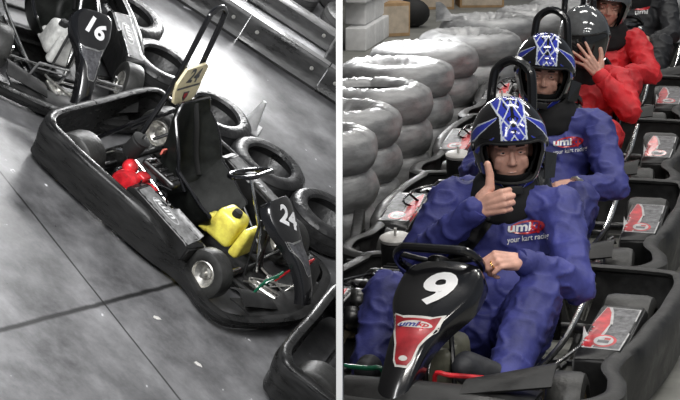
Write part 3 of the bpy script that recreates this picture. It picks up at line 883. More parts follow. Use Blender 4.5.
        if suit == 'suit_blue' or True:
            b = MB(); b.tube([T @ Vector((0.089 - k * k * 0.0011, k * 0.0065, -0.0635)) for k in range(-3, 4)], 0.0028, 8); b.build('lips', M['nail'], p)
    for s, (tip, HT) in tips.items():
        if hands[s][0] in ('thumb_up',):
            m = MB(); sd = 1 if s == 'R' else -1
            zt = HT.to_3x3() @ Vector((-0.75, 0, 0.65))
            m.ball(tip + zt.normalized() * 0.0062, 0.0062, sc=(1, 1.25, 1), n=12); m.build('thumbnail', M['nail'], p)
        if ring and s == 'L':
            sd = -1
            q = HT @ Vector((0.089 + 0.016, -0.011 * sd, -0.012)); ax = (HT.to_3x3() @ Vector((cos(.95), 0, -sin(.95))))
            m = MB(); Tf = frame(q, ax, z=HT.to_3x3() @ Vector((0, 1, 0)))
            m.tube([Tf @ Vector((0, 0.0112 * cos(a), 0.0112 * sin(a))) for a in [2 * PI * k / 20 for k in range(20)]], 0.0022, 6, closed=True)
            m.build('ring', M['gold'], p)
    if watch:
        wr, el = J['wrL'], J['elL']; ax = (wr - el).normalized()
        Tf = frame(wr + ax * 0.012, ax, z=(1, 0, 0.4)); m = MB()
        m.tube([Tf @ Vector((0, 0.031 * cos(a), 0.031 * sin(a))) for a in [2 * PI * k / 22 for k in range(22)]], 0.009, 8, closed=True)
        m.lathe([(0.019, 0.0), (0.019, 0.01), (0.001, 0.01)], 18, Tf @ TR(0, 0, 0.03))
        m.build('wristwatch', M['alloy'], p)
    if logo:
        tree = bvh(cm)
        Tl = logo
        decal('logo', poly_geo(ellipse(0.03, 0.0, 0.062, 0.024, rot=0.1), 0.012), M['red'], Tl, tree, cov, 0.003)
        decal('logo', poly_geo(ellipse(0.028, 0.0, 0.052, 0.017, rot=0.1), 0.012), M[suit], Tl, tree, cov, 0.004)
        decal('logo', text_geo('umi', 0.045, 0.03, 0.1, 1.25), M['white'], Tl, tree, cov, 0.0055, dx=0.0, dy=0.0, rot=0.05)
        decal('logo', text_geo('kp', 0.045, 0.03, 0.2, 1.2), M['red'], Tl, tree, cov, 0.0055, dx=0.06, dy=0.004, rot=0.1)
        decal('logo', text_geo('your kart racing', 0.027, 0.012, 0.2, 0.85), M['white'], Tl, tree, cov, 0.0055, dx=0.032, dy=-0.038, rot=0.1)
    TH = T @ TR(0.0, 0, 0.03)
    make_helmet(p, TH, helmet_style)
    if helmet_style == 'blue':
        m = MB(); hd = T.to_3x3()
        m.add([T @ Vector(v) for v in ((0.06, 0.12, 0.0), (0.02, 0.165, -0.02), (0.05, 0.15, -0.10), (0.10, 0.108, -0.09))], [(0, 1, 2, 3)])
        m.build('collar_flap', M['visor'], p, solid=0.004)
    return p
# ---------------------------------------------------------------- left place: a frame of its own, banked floor
def left_matrix(r=34, E=25, phi=16, D=11.35, ox=160, oy=207):
    r, E, phi = map(math.radians, (r, E, phi))
    rot = lambda v: Vector((v[0] * cos(r) + v[1] * sin(r), -v[0] * sin(r) + v[1] * cos(r), v[2]))
    R, A, U = rot((1, 0, 0)), rot((0, sin(E), -cos(E))), rot((0, cos(E), sin(E)))
    l = R * cos(phi) - A * sin(phi); w = R * sin(phi) + A * cos(phi)
    m = Matrix((l, w, U)).transposed().to_4x4()
    m.translation = Vector(((ox - 340) / F_PX * D, (200 - oy) / F_PX * D, -D))
    return CAM @ m
LM = left_matrix()

# floors
def floor_material(name, c_lo, c_hi, rough, joints=None, scuff=None):
    m = bpy.data.materials.new(name); m.use_nodes = True
    nt = m.node_tree; b = nt.nodes['Principled BSDF']; N = nt.nodes.new; Lk = nt.links.new
    tc = N('ShaderNodeTexCoord')
    n1 = N('ShaderNodeTexNoise'); n1.inputs['Scale'].default_value = 2.2; n1.inputs['Detail'].default_value = 8; n1.inputs['Roughness'].default_value = 0.68
    Lk(tc.outputs['Object'], n1.inputs['Vector'])
    cr = N('ShaderNodeValToRGB'); cr.color_ramp.elements[0].position = 0.32; cr.color_ramp.elements[1].position = 0.72
    cr.color_ramp.elements[0].color = (*c_lo, 1); cr.color_ramp.elements[1].color = (*c_hi, 1)
    Lk(n1.outputs['Fac'], cr.inputs[0]); col = cr.outputs[0]
    mp = N('ShaderNodeMapping'); mp.inputs['Scale'].default_value = (1.2, 3.6, 1); mp.inputs['Rotation'].default_value = (0, 0, math.radians(scuff or 0))
    Lk(tc.outputs['Object'], mp.inputs['Vector'])
    n2 = N('ShaderNodeTexNoise'); n2.inputs['Scale'].default_value = 1.4; n2.inputs['Detail'].default_value = 7; n2.inputs['Roughness'].default_value = 0.7
    Lk(mp.outputs[0], n2.inputs['Vector'])
    mr = N('ShaderNodeMapRange'); mr.inputs[1].default_value = 0.3; mr.inputs[2].default_value = 0.7; mr.inputs[3].default_value = 0.7; mr.inputs[4].default_value = 1.25
    Lk(n2.outputs['Fac'], mr.inputs[0])
    mx = N('ShaderNodeMix'); mx.data_type = 'RGBA'; mx.blend_type = 'MULTIPLY'; mx.inputs[0].default_value = 1.0
    Lk(col, mx.inputs[6]); Lk(mr.outputs[0], mx.inputs[7]); col = mx.outputs[2]
    for (ax, ay, bx, by, w) in (joints or []):
        d = Vector((bx - ax, by - ay)).normalized(); nx, ny = -d.y, d.x
        dot = N('ShaderNodeVectorMath'); dot.operation = 'DOT_PRODUCT'; dot.inputs[1].default_value = (nx, ny, 0); Lk(tc.outputs['Object'], dot.inputs[0])
        wob = N('ShaderNodeMath'); wob.operation = 'MULTIPLY_ADD'; wob.inputs[1].default_value = w * 1.5; Lk(n2.outputs['Fac'], wob.inputs[0]); Lk(dot.outputs['Value'], wob.inputs[2])
        sub = N('ShaderNodeMath'); sub.operation = 'SUBTRACT'; sub.inputs[1].default_value = ax * nx + ay * ny + w * 0.75; Lk(wob.outputs[0], sub.inputs[0])
        ab = N('ShaderNodeMath'); ab.operation = 'ABSOLUTE'; Lk(sub.outputs[0], ab.inputs[0])
        lt = N('ShaderNodeMapRange'); lt.inputs[1].default_value = w * 0.35; lt.inputs[2].default_value = w; lt.inputs[3].default_value = 0.12; lt.inputs[4].default_value = 1; Lk(ab.outputs[0], lt.inputs[0])
        m2 = N('ShaderNodeMix'); m2.data_type = 'RGBA'; m2.blend_type = 'MULTIPLY'; m2.inputs[0].default_value = 1
        Lk(col, m2.inputs[6]); Lk(lt.outputs[0], m2.inputs[7]); col = m2.outputs[2]
    # small pale chips
    vo = N('ShaderNodeTexNoise'); vo.inputs['Scale'].default_value = 9; vo.inputs['Detail'].default_value = 3; Lk(tc.outputs['Object'], vo.inputs['Vector'])
    ch = N('ShaderNodeMapRange'); ch.inputs[1].default_value = 0.71; ch.inputs[2].default_value = 0.75; Lk(vo.outputs['Fac'], ch.inputs[0])
    m3 = N('ShaderNodeMix'); m3.data_type = 'RGBA'; Lk(ch.outputs[0], m3.inputs[0]); Lk(col, m3.inputs[6]); m3.inputs[7].default_value = (*[min(1, c * 3 + .05) for c in c_hi], 1); col = m3.outputs[2]
    Lk(col, b.inputs['Base Color'])
    rr = N('ShaderNodeMapRange'); rr.inputs[1].default_value = 0.3; rr.inputs[2].default_value = 0.7; rr.inputs[3].default_value = max(0.05, rough - 0.12); rr.inputs[4].default_value = rough + 0.15
    Lk(n2.outputs['Fac'], rr.inputs[0]); Lk(rr.outputs[0], b.inputs['Roughness'])
    bp = N('ShaderNodeBump'); bp.inputs['Strength'].default_value = 0.25; bp.inputs['Distance'].default_value = 0.01; Lk(n1.outputs['Fac'], bp.inputs['Height']); Lk(bp.outputs[0], b.inputs['Normal'])
    return m
fl = floor_material('track_concrete', (0.045, 0.045, 0.047), (0.24, 0.24, 0.246), 0.38, joints=[(0.35, -1.85, 0.48, -0.5, 0.020), (0.17, -1.02, 1.08, -1.26, 0.008)], scuff=-14)
m = MB(); m.prism([(-6, -4.5), (6, -4.5), (6, 7), (-6, 7)], 0.04, z0=-0.04)
tag(m.build('floor', fl, mw=LM), kind='structure')
fr = floor_material('hall_concrete', (0.17, 0.17, 0.155), (0.30, 0.30, 0.275), 0.6, scuff=70)
m = MB(); m.prism([(0.012, 3), (9, 3), (9, 30), (0.012, 30)], 0.04, z0=-0.04)
tag(m.build('floor', fr), kind='structure')
# added partition for the white divider strip; separates the halls' light, white end trim
wl = mat('partition_dark', (0.10, 0.10, 0.10), 0.8, var=0.1)
wp = mat('partition_bounce', (0.5, 0.5, 0.5), 0.7, var=0.1)  # pale left face, added to bounce light onto the glossy floor
m = MB(); m.box((-0.002, 17.9, 1.0), (0.012, 24.2, 7.0)); m.m[5] = 1; tag(m.build('wall_middle', [wl, wp]), kind='structure')
wt = mat('trim_white', (0.95, 0.95, 0.95), 0.6)
m = MB(); m.box((-0.0020, 5.77, 1.0), (0.0176, 0.06, 7.0)); tag(m.build('trim_1', wt), kind='structure')

# ---------------------------------------------------------------- left karts
k24 = make_kart('black kart with number 24 on its nose and a bright yellow fuel tank', '24', 'yellow', 0.10, 0.24, 'grey', -0.62, front_panel='steel', rear_plate='24', front_h=0.11, fx=0.42, ht=1.24, shiny=True, wr=(0.15, 0.155), hoop_y=0.10)
S88 = Matrix.Scale(0.88, 4)
k24.matrix_world = LM @ TR(0.20, 0.0, 0) @ S88
k16 = make_kart('black kart with number 16 on its nose and a pale fuel tank', '16', 'pale_tank', 0.13, 0.17, 'grey', -0.45, front_panel='steel', engine_red=False, hoop=False, front_h=0.11, fx=0.42, shiny=True, wr=(0.15, 0.155))
k16.matrix_world = LM @ TR(-1.32, 0.44, 0) @ RT(-36) @ S88
kbr = make_kart('black kart only partly in view, ahead of the kart with the yellow tank', '8', 'pale_tank', 0.13, 0.17, 'grey', 0, front_panel=None, engine_red=False, hoop=False, front_h=0.11, fx=0.42, shiny=True, wr=(0.15, 0.155))
kbr.matrix_world = LM @ TR(1.90, -0.05, 0) @ RT(12) @ S88

# tyres of the barrier row
def flat_tyre(mw, R=0.25, W=0.15, label='', group=None, matn='worn_tyre', name='tyre'):
    w = W / 2; hole = R * 0.60
    pr = [(hole, -w * .8), (R * .8, -w), (R - .03, -w * .93), (R - .006, -w * .7), (R, -w * .45), (R, w * .45), (R - .006, w * .7), (R - .03, w * .93), (R * .8, w), (hole + 0.012, w * .92), (hole, w * .75), (hole + 0.03, w * .4), (hole + 0.05, 0), (hole + 0.03, -w * .4)]
    m = MB(); m.lathe(pr, 48, TR(0, 0, w), closed=True)
    for k in (-0.5, -0.17, 0.17, 0.5):
        pass
    me = m.mesh(name, M[matn], 40)
    # tread grooves cut as shallow rings
    o = link(name, me, None, mw)
    t = MB()
    for h in (-0.30, 0.0, 0.30):
        t.lathe([(R + 0.0008, w + h * W - 0.004), (R + 0.0012, w + h * W), (R + 0.0008, w + h * W + 0.004)], 48)
    t.build('tread_groove', M['matt_black'], o)
    return tag(o, label, 'tyre', group)
TY = [((-1.64, 1.45), 'worn black tyre flat on the floor at the top edge, furthest up the row'),
      ((-1.30, 1.26), 'worn black tyre lying flat, just behind the nose panel of kart 16'),
      ((-0.86, 1.06), 'worn black tyre lying flat, left of the cream number plate'),
      ((-0.40, 1.02), 'worn black tyre lying flat, just right of the tall roll hoop, partly behind the seat'),
      ((0.06, 0.98), 'worn black tyre lying flat below the white cone, its dark hole in full view'),
      ((0.53, 0.98), 'worn black tyre lying flat just beyond the number 24 nose panel')]
for (x, y), lb in TY:
    flat_tyre(LM @ TR(x, y, 0) @ RT(random.random() * 90), 0.24, 0.175, lb, 'worn tyres lined up along the track')
m = MB(); m.lathe(tyre_profile(0.14, 0.12, 0.07), 30, TR(0, 0, 0.14) @ RT(90, 'X'), closed=True)
o = m.build('tyre', M['rubber'], None, mw=LM @ TR(0.46, 1.50, 0.0) @ RT(30)); tag(o, 'small black kart tyre standing upright at the edge, beyond the tyre row', 'tyre')

# cone
c = empty('traffic_cone', LM @ TR(-0.335, 1.46, 0) @ RT(20))
tag(c, 'small pale traffic cone on the polished track beyond the tyres', 'traffic cone')
m = MB(); m.lathe([(0.001, 0.20), (0.012, 0.20), (0.016, 0.19), (0.05, 0.02), (0.055, 0.012)], 24); m.build('cone', M['cone_white'], c)
m = MB(); m.box((0, 0, 0.007), (0.15, 0.15, 0.014), bev=0.005); m.build('base', M['cone_white'], c)

# track barriers: overlapping rubber panels on posts
def barrier_run(pts, h, label, group, seg=0.55, th=0.10):
    a, b = Vector(pts[0]), Vector(pts[1]); L = (b - a).length; d = (b - a) / L; n = max(1, int(L / seg)); s = L / n
    ang = math.degrees(math.atan2(d.y, d.x))
    for i in range(n):
        c0 = a + d * (i + 0.5) * s
        r = empty('track_barrier', LM @ TR(c0.x, c0.y, 0) @ RT(ang))
        tag(r, label, 'track barrier', group)
        m = MB()
        prof = [(-th / 2, 0.0), (-th / 2 - 0.015, h * 0.12), (-th / 2, h * 0.25), (-th / 2 + 0.012, h * 0.55), (-th / 2, h * 0.85), (-th / 2 + 0.02, h), (th / 2 - 0.02, h), (th / 2, h * 0.85), (th / 2, 0)]
        x0, x1 = -s / 2 + 0.004, s / 2 - 0.004
        vs = [(x0, p, q) for p, q in prof] + [((x0 + x1) / 2, p + 0.006 * sin(i * 2.3), q) for p, q in prof] + [(x1, p, q) for p, q in prof]
        k = len(prof)
        m.add(vs, [(j * k + q, j * k + (q + 1) % k, (j + 1) * k + (q + 1) % k, (j + 1) * k + q) for j in range(2) for q in range(k)] + [tuple(range(k)), tuple(range(3 * k - 1, 2 * k - 1, -1))])
        m.build('panel', M['rail_rubber'], r, smooth=50)
        for e in (-0.35, 0.35):
            m = MB(); m.lathe([(0.013, 0), (0.013, 0.008), (0.001, 0.010)], 10, TR(e * s, -th / 2 + 0.002, h * 0.62) @ RT(90, 'X')); m.build('bolt', M['alloy'], r)
barrier_run([(-2.2, 2.0), (0.1, 2.73)], 0.20, 'low black rubber barrier along the far side of the polished track', 'near line of black rubber track barriers')
barrier_run([(-2.0, 2.75), (-0.1, 3.39)], 0.15, 'low black rubber barrier beyond the narrow pale strip, with old tyres behind it', 'far line of black rubber track barriers')
k = 0
for x, y, r in [(-1.75, 3.28, .2), (-1.30, 3.42, .2), (-0.88, 3.60, .2), (-0.47, 3.75, .2), (-0.05, 3.85, .2), (-1.55, 3.75, .2), (-1.1, 3.88, .2), (-0.68, 4.05, .2), (-0.25, 4.2, .2), (0.35, 4.0, .2), (0.15, 4.35, .2), (-1.35, 4.2, .2), (-0.9, 4.35, .2), (-.5, 4.5, .2)]:
    flat_tyre(LM @ TR(x, y, 0) @ RT(k * 31), r, 0.14, 'old black tyre in the dark pile at the top right edge, beyond both barriers', 'old tyres beyond the barriers', 'rubber'); k += 1
m = MB(); m.box((0, 0, 0.10), (0.32, 0.16, 0.20), bev=0.02); m.box((0, 0, 0.215), (0.20, 0.10, 0.03), bev=0.01)
o = m.build('equipment_case', M['rail_rubber'], None, mw=LM @ TR(-0.55, 3.06, 0) @ RT(25)); tag(o, 'small dark case on the pale strip between the two barrier lines', 'case')
# floor litter
for x, y, a in [(-0.55, -0.95, 30), (-0.32, -1.25, 70), (0.95, -0.92, 10), (-0.95, -0.98, 50), (0.62, -0.86, 40)]:
    m = MB(); m.prism([(-0.022, -0.008), (0.0, -0.013), (0.024, 0.0), (0.008, 0.014), (-0.018, 0.009)], 0.003)
    o = m.build('paper_scrap', M['off_white'], None, mw=LM @ TR(x, y, 0.0005) @ RT(a)); tag(o, 'tiny pale scrap on the dark concrete beside the kart with the yellow tank', 'scrap', 'pale scraps on the dark concrete')

# ---------------------------------------------------------------- right karts
def RK(x, y, psi): return TR(x, y, 0) @ RT(-(90 + psi))
kA = make_kart('black kart with a white 9 on its nose, at the front of the row', '9', 'smoke_tank', 0.075, 0.2, 'colour', 0, engine_red=False, bump='bumper_grey')
MA, MB_, MC, MD, ME_ = RK(.43, 7.11, 18), RK(.80, 8.98, 14), RK(1.15, 10.87, 13), RK(1.49, 12.76, 12), RK(1.99, 14.66, 12)
kA.matrix_world = MA
for mw, lb in ((MB_, 'black kart second in the row, its driver in blue with a wristwatch'), (MC, 'black kart third in the row, its driver covering a grey visor'), (MD, 'black kart fourth in the row, under the driver in red with a pale open-face helmet'),
               (ME_, 'black kart far back at the right edge, under the driver in black')):
    c = copy_tree(kA); c['label'] = lb; c.matrix_world = mw
    for f in c.children:
        if f.name.startswith('front_fairing'):
            for g in list(f.children):
                if g.name.startswith('race_number'): bpy.data.objects.remove(g)

E3 = Matrix.Identity(3)
JA = dict(pelvis=(-.20, .06, .22), chest=(-.27, .07, .51), neck=(-.27, .08, .68), shR=(-.27, -.12, .655), shL=(-.25, .28, .65), elR=(-.07, -.20, .46), wrR=(.05, .062, .69),
          elL=(.0, .40, .43), wrL=(.19, .245, .55), hipR=(-.10, -.05, .20), hipL=(-.10, .17, .20), knR=(.20, -.22, .40), knL=(.17, .30, .42), anR=(.50, -.19, .17), anL=(.45, .26, .21), toeR=(.60, -.17, .24), toeL=(.57, .15, .27))
TRh = frame(JA['wrR'], (.12, .93, .33), z=(1, -.05, .12)) @ Matrix.Scale(1.1, 4)
TLh = frame(JA['wrL'], (.62, -.75, .10), z=(.5, .25, .8))
logoA = frame((-.10, .165, .60), (-.15, 1, .06), z=(1, .2, .2))
make_person('driver in blue overalls and patterned helmet, giving a thumbs up with one hand', MA, JA, 'suit_blue', ((-.29, .085, .842), 20, 4, 3), {'R': ('thumb_up', TRh), 'L': ('grip', TLh)}, 'blue', True, 1, logo=logoA, ring=True)
JB = dict(pelvis=(-.22, .06, .22), chest=(-.29, .06, .50), neck=(-.30, .06, .69), shR=(-.29, -.14, .64), shL=(-.29, .27, .64), elR=(-.06, -.24, .44), wrR=(.18, -.10, .52),
          elL=(-.02, .39, .42), wrL=(.14, .25, .45), hipR=(-.10, -.05, .20), hipL=(-.10, .17, .20), knR=(.20, -.20, .40), knL=(.20, .27, .40), anR=(.50, -.19, .17), anL=(.50, .22, .17), toeR=(.62, -.17, .22), toeL=(.62, .2, .22))
make_person('driver in blue overalls with a wristwatch, sitting behind the thumbs-up driver', MB_, JB, 'suit_blue', ((-.30, .035, .860), 8, 2, -4),
            {'R': ('grip', frame(JB['wrR'], (.9, .5, 0), z=(.3, -.3, .9))), 'L': ('relaxed', frame(JB['wrL'], (.55, -.8, -.12), z=(.6, .3, .7)))}, 'blue', True, 2, watch=True,
            logo=frame((-.10, .145, .60), (-.1, 1, .08), z=(1, .15, .25)))
pa_ = [o for o in bpy.data.objects if o.get('label', '').startswith('driver in blue overalls and')][0]
jk = [c for c in pa_.children if c.name.startswith('coverall')][0]
decal('harness_strap', poly_geo([(0.045, .15), (-.005, .15), (-.06, .05), (-.19, -.13), (-.15, -.16), (-.01, .03)], 0.015), M['matt_black'], frame((-.10, .07, .56), (-.1, 1, 0), z=(1, .1, .2)), bvh(jk.data), jk, 0.005)
JC = dict(pelvis=(-.22, .06, .22), chest=(-.28, .08, .48), neck=(-.29, .08, .64), shR=(-.29, -.10, .60), shL=(-.28, .27, .60), elR=(-.06, -.22, .42), wrR=(.18, -.12, .50),
          elL=(-.04, .36, .47), wrL=(-.05, .19, .66), hipR=(-.10, -.05, .20), hipL=(-.10, .17, .20), knR=(.20, -.20, .38), knL=(.20, .27, .38), anR=(.50, -.19, .17), anL=(.50, .22, .17), toeR=(.62, -.17, .22), toeL=(.62, .2, .22))
make_person('driver in a red jacket holding one hand over the visor of a dark grey helmet', MC, JC, 'suit_red', ((-.28, .09, .805), 12, 4, 5),
            {'R': ('grip', frame(JC['wrR'], (.9, .5, 0), z=(.3, -.3, .9))), 'L': ('spread', frame(JC['wrL'], (-.08, -.62, .70), z=(.95, .1, .25)))}, 'grey', True, 3, face=False)
JD = {k: (v[0], v[1] + 0.02, v[2] - (0.05 if v[2] > 0.45 else 0)) for k, v in JB.items()}
JD['neck'] = (-.29, .12, .63)
make_person('driver in a red jacket furthest back of the red ones, in a pale open-face helmet', MD, JD, 'suit_red', ((-.27, .12, .80), 5, 4, -8),
            {'R': ('grip', frame(JD['wrR'], (.9, .5, 0), z=(.3, -.3, .9))), 'L': ('grip', frame(JD['wrL'], (.7, -.6, 0), z=(.5, .3, .8)))}, 'open', True, 4)
JE = {k: (v[0], v[1], v[2]) for k, v in JB.items()}; JE['elL'] = (-.02, .33, .46); JE['wrL'] = (.16, .2, .42); JE['elR'] = (-.08, -.26, .44); JE['wrR'] = (.2, -.12, .40)
make_person('driver in a black jacket with a small red chest mark, at the top right', ME_, JE, 'jacket_black', ((-.30, .06, .90), 5, 4, 0),
            {'R': ('grip', frame(JE['wrR'], (.7, .5, .3), z=(.6, -.3, .6))), 'L': ('grip', frame(JE['wrL'], (.6, -.6, .3), z=(.6, .3, .6)))}, 'grey', True, 5, face=False)
pe = [o for o in bpy.data.objects if o.get('label', '').startswith('driver in a black jacket')][0]
jk = [c for c in pe.children if c.name.startswith('jacket')][0]
decal('logo', poly_geo([(-.05, -.01), (0.0, .015), (.06, .01), (.045, -.012), (0, -.018)], 0.015), M['red'], frame((-.1, .10, .64), (0, 1, 0.1), z=(1, .15, .3)), bvh(jk.data), jk, 0.004)
decal('logo', text_geo('umi', 0.05, 0.03, 0.1, 1.25), M['white'], frame((-.1, .10, .61), (0, 1, 0.1), z=(1, .15, .3)), bvh(jk.data), jk, 0.004)

# ---------------------------------------------------------------- wrapped tyre stacks
def tyre_stack(x, y, label, R=0.345, n=3, h=0.18, seed=0, open_top=False, name='wrapped_tyre_stack', z=0):
    m = MB(); H_ = n * h
    prof = []
    for k in range(n):
        for j in range(9):
            t = j / 9
            prof.append((R - 0.042 * (1 - sin(t * PI) ** 0.6), k * h + t * h))
    prof.append((R - 0.05, H_)); prof += [(R - 0.09, H_ + 0.012), (R * 0.62, H_ + 0.008), (R * 0.52, H_ - 0.02)]
    prof += [(R * 0.46, H_ - 0.12), (0.001, H_ - 0.16)] if open_top else [(R * 0.40, H_ - 0.045), (R * 0.2, H_ - 0.055), (0.001, H_ - 0.05)]
    n_ = 96; vs = []
    for k in range(n_):
        a = 2 * PI * k / n_
        for r, z_ in prof:
            q = Vector((cos(a) * 2.2, sin(a) * 2.2, z_ * 6 + seed * 5))
            d = noise.noise(q) * 0.012 + noise.noise(Vector((a * 3.0 if a < PI else (2 * PI - a) * 3.0, z_ * 24, seed))) * 0.004
            top = z_ > H_ - 0.06 and r < R - 0.06
            dz = noise.noise(Vector((cos(a) * r * 40, sin(a) * r * 40, seed * 2))) * 0.016 if top else 0
            rr = max(0.001, r + (0 if top else d)) if r > 0.01 else r
            vs.append((rr * cos(a), rr * sin(a), z_ + dz))
    L = len(prof)
    m.add(vs, [(k * L + i, ((k + 1) % n_) * L + i, ((k + 1) % n_) * L + i + 1, k * L + i + 1) for k in range(n_) for i in range(L - 1)])
    o = m.build(name, M['film'], None, mw=TR(x, y, z), smooth=70)
    if open_top:
        t = MB(); t.lathe([(R * 0.50, H_ - 0.03), (R * 0.44, H_ - 0.10), (0.001, H_ - 0.14)], 40); t.build('tyre_hole', M['rubber'], o)
    return tag(o, label, 'tyre stack', 'tyre stacks wrapped in silver film')
ST = [(305, 134, 'film-wrapped tyre stack nearest the camera, cut by the left edge of the hall'), (334, 111, 'film-wrapped tyre stack second nearest, low bulging shape just behind the nearest one'),
      (370, 89, 'film-wrapped tyre stack with a dark open hole on top'), (396, 66, 'film-wrapped tyre stack right behind the one with the dark hole'),
      (424, 49, 'film-wrapped tyre stack fifth from the near end, left of the first driver\'s hoop'), (470, 36, 'film-wrapped tyre stack sixth from the near end, behind the first driver\'s hoop'),
      (488, 20, 'film-wrapped tyre stack seventh from the near end, beside a crumpled film flap'), (540, 12, 'film-wrapped tyre stack behind the second driver\'s hoop'),
      (572, 4, 'film-wrapped tyre stack behind the helmet of the driver covering a visor'), (612, -4, 'film-wrapped tyre stack at the top edge, above the open-face helmet'), (668, -8, 'film-wrapped tyre stack at the top right corner of the hall')]
def floor_point(px, py, z):
    d = CAM.to_3x3() @ Vector(((px - 340) / F_PX, (200 - py) / F_PX, -1)); k = (z - H) / d.z
    return Vector((d.x * k, d.y * k, z))
for i, (px, py, lb) in enumerate(ST):
    w = floor_point(px, py, 0.52); tyre_stack(w.x, w.y, lb, seed=i + 1, open_top=(i == 2))
# flap of loose film standing on a stack
m = MB(); m.grid(lambda u, v: (u * 0.24 - 0.12, 0.05 * sin(u * 5) + 0.05 * v, 0.13 * (1 - u) ** 1.2 * v + 0.02 * sin(u * 9) * v), 14, 6)
w = floor_point(470, 20, 0.54); o = m.build('film_flap', M['film'], None, mw=TR(w.x - .12, w.y, 0.53), solid=0.004, smooth=60); tag(o, 'crumpled flap of silver film sticking up among the tyre stacks', 'film')
# black low barrier between the tyre stacks and the karts
pa, pb = Vector((0.045, 8.35)), Vector((0.09, 9.45))
d = (pb - pa).normalized(); L = (pb - pa).length; n = 1; s = L / n
for i in range(n):
    c0 = pa + d * (i + 0.5) * s
    m = MB(); m.box((0, 0, 0.11), (s - 0.01, 0.05, 0.22), bev=0.012)
    for k in (-0.3, 0.0, 0.3): m.lathe([(0.012, 0), (0.012, 0.008), (0.001, 0.010)], 10, TR(k * s, -0.026, 0.16) @ RT(90, 'X'))
    o = m.build('track_barrier', M['black_plastic'], None, mw=TR(c0.x, c0.y, 0) @ RT(math.degrees(math.atan2(d.y, d.x))))
    tag(o, 'low black barrier panel at the foot of the film-wrapped tyre stacks', 'track barrier')

# ---------------------------------------------------------------- far end of the hall
def bx(name, c, d, mt, label, cat, rz=0, group=None, bev=0.004):
    m = MB(); m.box((0, 0, d[2] / 2), d, bev=bev); o = m.build(name, M[mt], None, mw=TR(*c) @ RT(rz)); return tag(o, label, cat, group)
# white blocks stacked as a pile
for r in range(5):
    for cidx in range(5):
        x = 0.17 + 0.0 + cidx * 0.085; y = 17.65 + cidx * 0.44 + (0.2 if r % 2 else 0)
        o = bx('white_block', (x, y, r * 0.2), (0.42, 0.18, 0.195), 'block', 'white block in the stacked pile at the far left of the hall', 'block', 79, 'white blocks piled beside the cardboard boxes', 0.012)
def carton(c, d, rz, label, mt='card'):
    r = empty('cardboard_box', TR(*c) @ RT(rz)); tag(r, label, 'cardboard box')
    m = MB(); m.box((0, 0, d[2] / 2), d, bev=0.004); m.build('carton', M[mt], r)
    m = MB(); m.box((0, 0, d[2] + 0.001), (d[0] * 0.98, 0.05, 0.002)); m.box((-d[0] / 2 - 0.001, 0, d[2] * 0.85), (0.002, 0.05, d[2] * .28)); m.build('tape', M['card_pale'], r)
    m = MB(); m.box((-d[0] * 0.0, -d[1] / 2 - 0.001, d[2] * 0.5), (d[0] * 0.9, 0.002, d[2] * 0.8)); m.build('side_panel', M['card_pale'], r)
    return r
carton((0.40, 18.75, 0), (0.30, 0.42, 0.30), 24, 'brown cardboard box standing on the floor beside the white blocks')
carton((0.88, 21.2, 0), (0.50, 0.40, 0.26), 4, 'wide cardboard box at the far wall, behind the dark bag')
carton((1.42, 21.4, 0), (0.45, 0.40, 0.24), 4, 'cardboard box at the far wall, right of the wide one')
carton((0.40, 21.6, 0), (0.42, 0.40, 0.32), 4, 'cardboard box at the far wall, behind the white blocks')
m = MB(); m.ball((0, 0, 0.13), 0.17, sc=(1.0, 0.8, 0.8), n=18); m.tube(catmull([(-.07, 0, .25), (-.05, 0, .31), (.05, 0, .31), (.07, 0, .25)], 4), 0.012)
o = m.build('bag', M['matt_black'], None, mw=TR(0.66, 19.35, 0)); tag(o, 'small black bag on the floor right of the brown cardboard box', 'bag')
m = MB(); m.box((0, 0, 0.02), (0.16, 0.10, 0.04), bev=0.01); o = m.build('red_cloth', M['dull_red'], None, mw=TR(0.98, 18.9, 0)); tag(o, 'small red cloth on the floor between the bag and the tyre stacks', 'cloth')
m = MB(); m.box((4.5, 26.05, 2.2), (9, 0.1, 4.4)); tag(m.build('wall_back', mat('back_wall', (0.05, 0.05, 0.05), 0.8)), kind='structure')

# ---------------------------------------------------------------- lights
def lamp(name, loc, size, power, col=(1, 1, 1), target=None, parent=None, size_y=None):
    ld = bpy.data.lights.new(name, 'AREA'); ld.energy = power; ld.color = col; ld.shape = 'RECTANGLE'; ld.size = size; ld.size_y = size_y or size
    o = bpy.data.objects.new(name, ld); C.objects.link(o); o.location = loc
    if target is not None: o.rotation_euler = (Vector(target) - Vector(loc)).to_track_quat('-Z', 'Y').to_euler()
    return o
W_ = bpy.data.worlds.new('world'); bpy.context.scene.world = W_; W_.use_nodes = True
W_.node_tree.nodes['Background'].inputs[0].default_value = (0.8, 0.88, 1.0, 1); W_.node_tree.nodes['Background'].inputs[1].default_value = 0.16
# right hall: rows of ceiling lamps
for y, p in ((1.5, 70), (5.0, 55), (8.5, 48), (12, 40), (16, 25), (20, 40)):
    for x in (1.2, 3.6): lamp('ceiling_and_fill_lamp', (x, y, 4.2), 1.4, p, (1, 0.97, 0.92), (x, y, 0), size_y=0.25)
lamp('ceiling_and_fill_lamp', (1.6, 15.5, 4.0), 1.0, 45, (1, 0.97, 0.92), (0.3, 18.5, 0.3), size_y=0.25)  # added fill aimed at the white blocks to brighten them
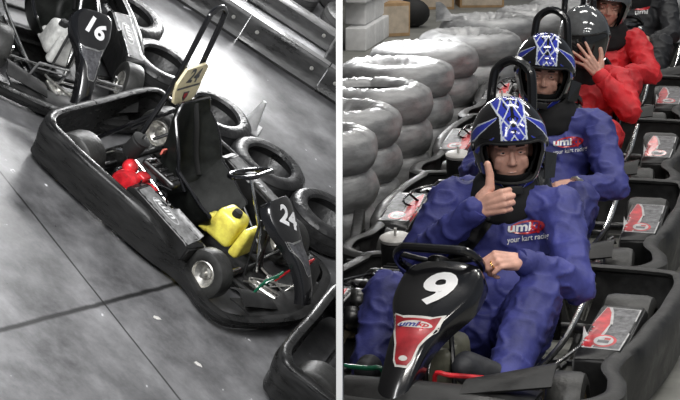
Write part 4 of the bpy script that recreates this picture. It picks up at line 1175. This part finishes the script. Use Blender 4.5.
# left hall
Z = (LM.to_3x3() @ Vector((0, 0, 1)))
def lp(x, y, z): return LM @ Vector((x, y, z))
lamp('hall_lamp', lp(-2.7, 2.9, 2.3), 1.2, 100, (1, 1, 1), lp(0.3, 0.9, 0), size_y=0.4)
lamp('hall_lamp', lp(-0.6, -3.2, 3.2), 1.8, 230, (1, 1, 1), lp(0.3, 0.2, 0))
q = CAM @ Vector((-0.06, 1.95, -13.9)); q2 = CAM @ Vector((-1.2, 0.6, -13.2))
lamp('glare_light', q, 1.5, 130, (1, 1, 1), q2, size_y=0.7)  # added light beside the partition, placed to mirror as glare on the floor
lamp('trim_fill', (-0.35, 4.6, 2.5), 0.3, 40, (1, 1, 1), (0, 5.77, 1.0), size_y=1.5)  # added fill that keeps the end trim bright white
sc = bpy.context.scene
sc.view_settings.view_transform = 'Standard'; sc.view_settings.look = 'None'; sc.view_settings.exposure = 0; sc.view_settings.gamma = 1
sc.view_settings.use_curve_mapping = False

# ---------------------------------------------------------------- whatever stands against the partition ends at it
bpy.context.view_layer.update()
for o in list(bpy.data.objects):
    if o.type != 'MESH' or o.get('kind') == 'structure' and not o.name.startswith('floor'): continue
    if o.name == 'floor.001': continue
    xs = [(o.matrix_world @ v.co).x for v in o.data.vertices]
    if not xs: continue
    r = o
    while r.parent: r = r.parent
    left = (r.name.startswith('floor')) or r.get('side') == 'left' or (r.matrix_world.to_3x3().col[2].z < 0.95)
    plane = -0.013 if left else 0.013
    bad = max(xs) > plane if left else min(xs) < plane
    if not bad: continue
    if (min(xs) > plane) if left else (max(xs) < plane):
        for ch in list(o.children): ch.parent = o.parent; 
        bpy.data.objects.remove(o); continue
    o.data = o.data.copy()
    bm = bmesh.new(); bm.from_mesh(o.data)
    inv = o.matrix_world.inverted()
    co = inv @ Vector((plane, 0, 0)); no = (o.matrix_world.to_3x3().transposed() @ Vector((1 if left else -1, 0, 0))).normalized()
    bmesh.ops.bisect_plane(bm, geom=bm.verts[:] + bm.edges[:] + bm.faces[:], plane_co=co, plane_no=no, clear_outer=True)
    bm.to_mesh(o.data); bm.free()
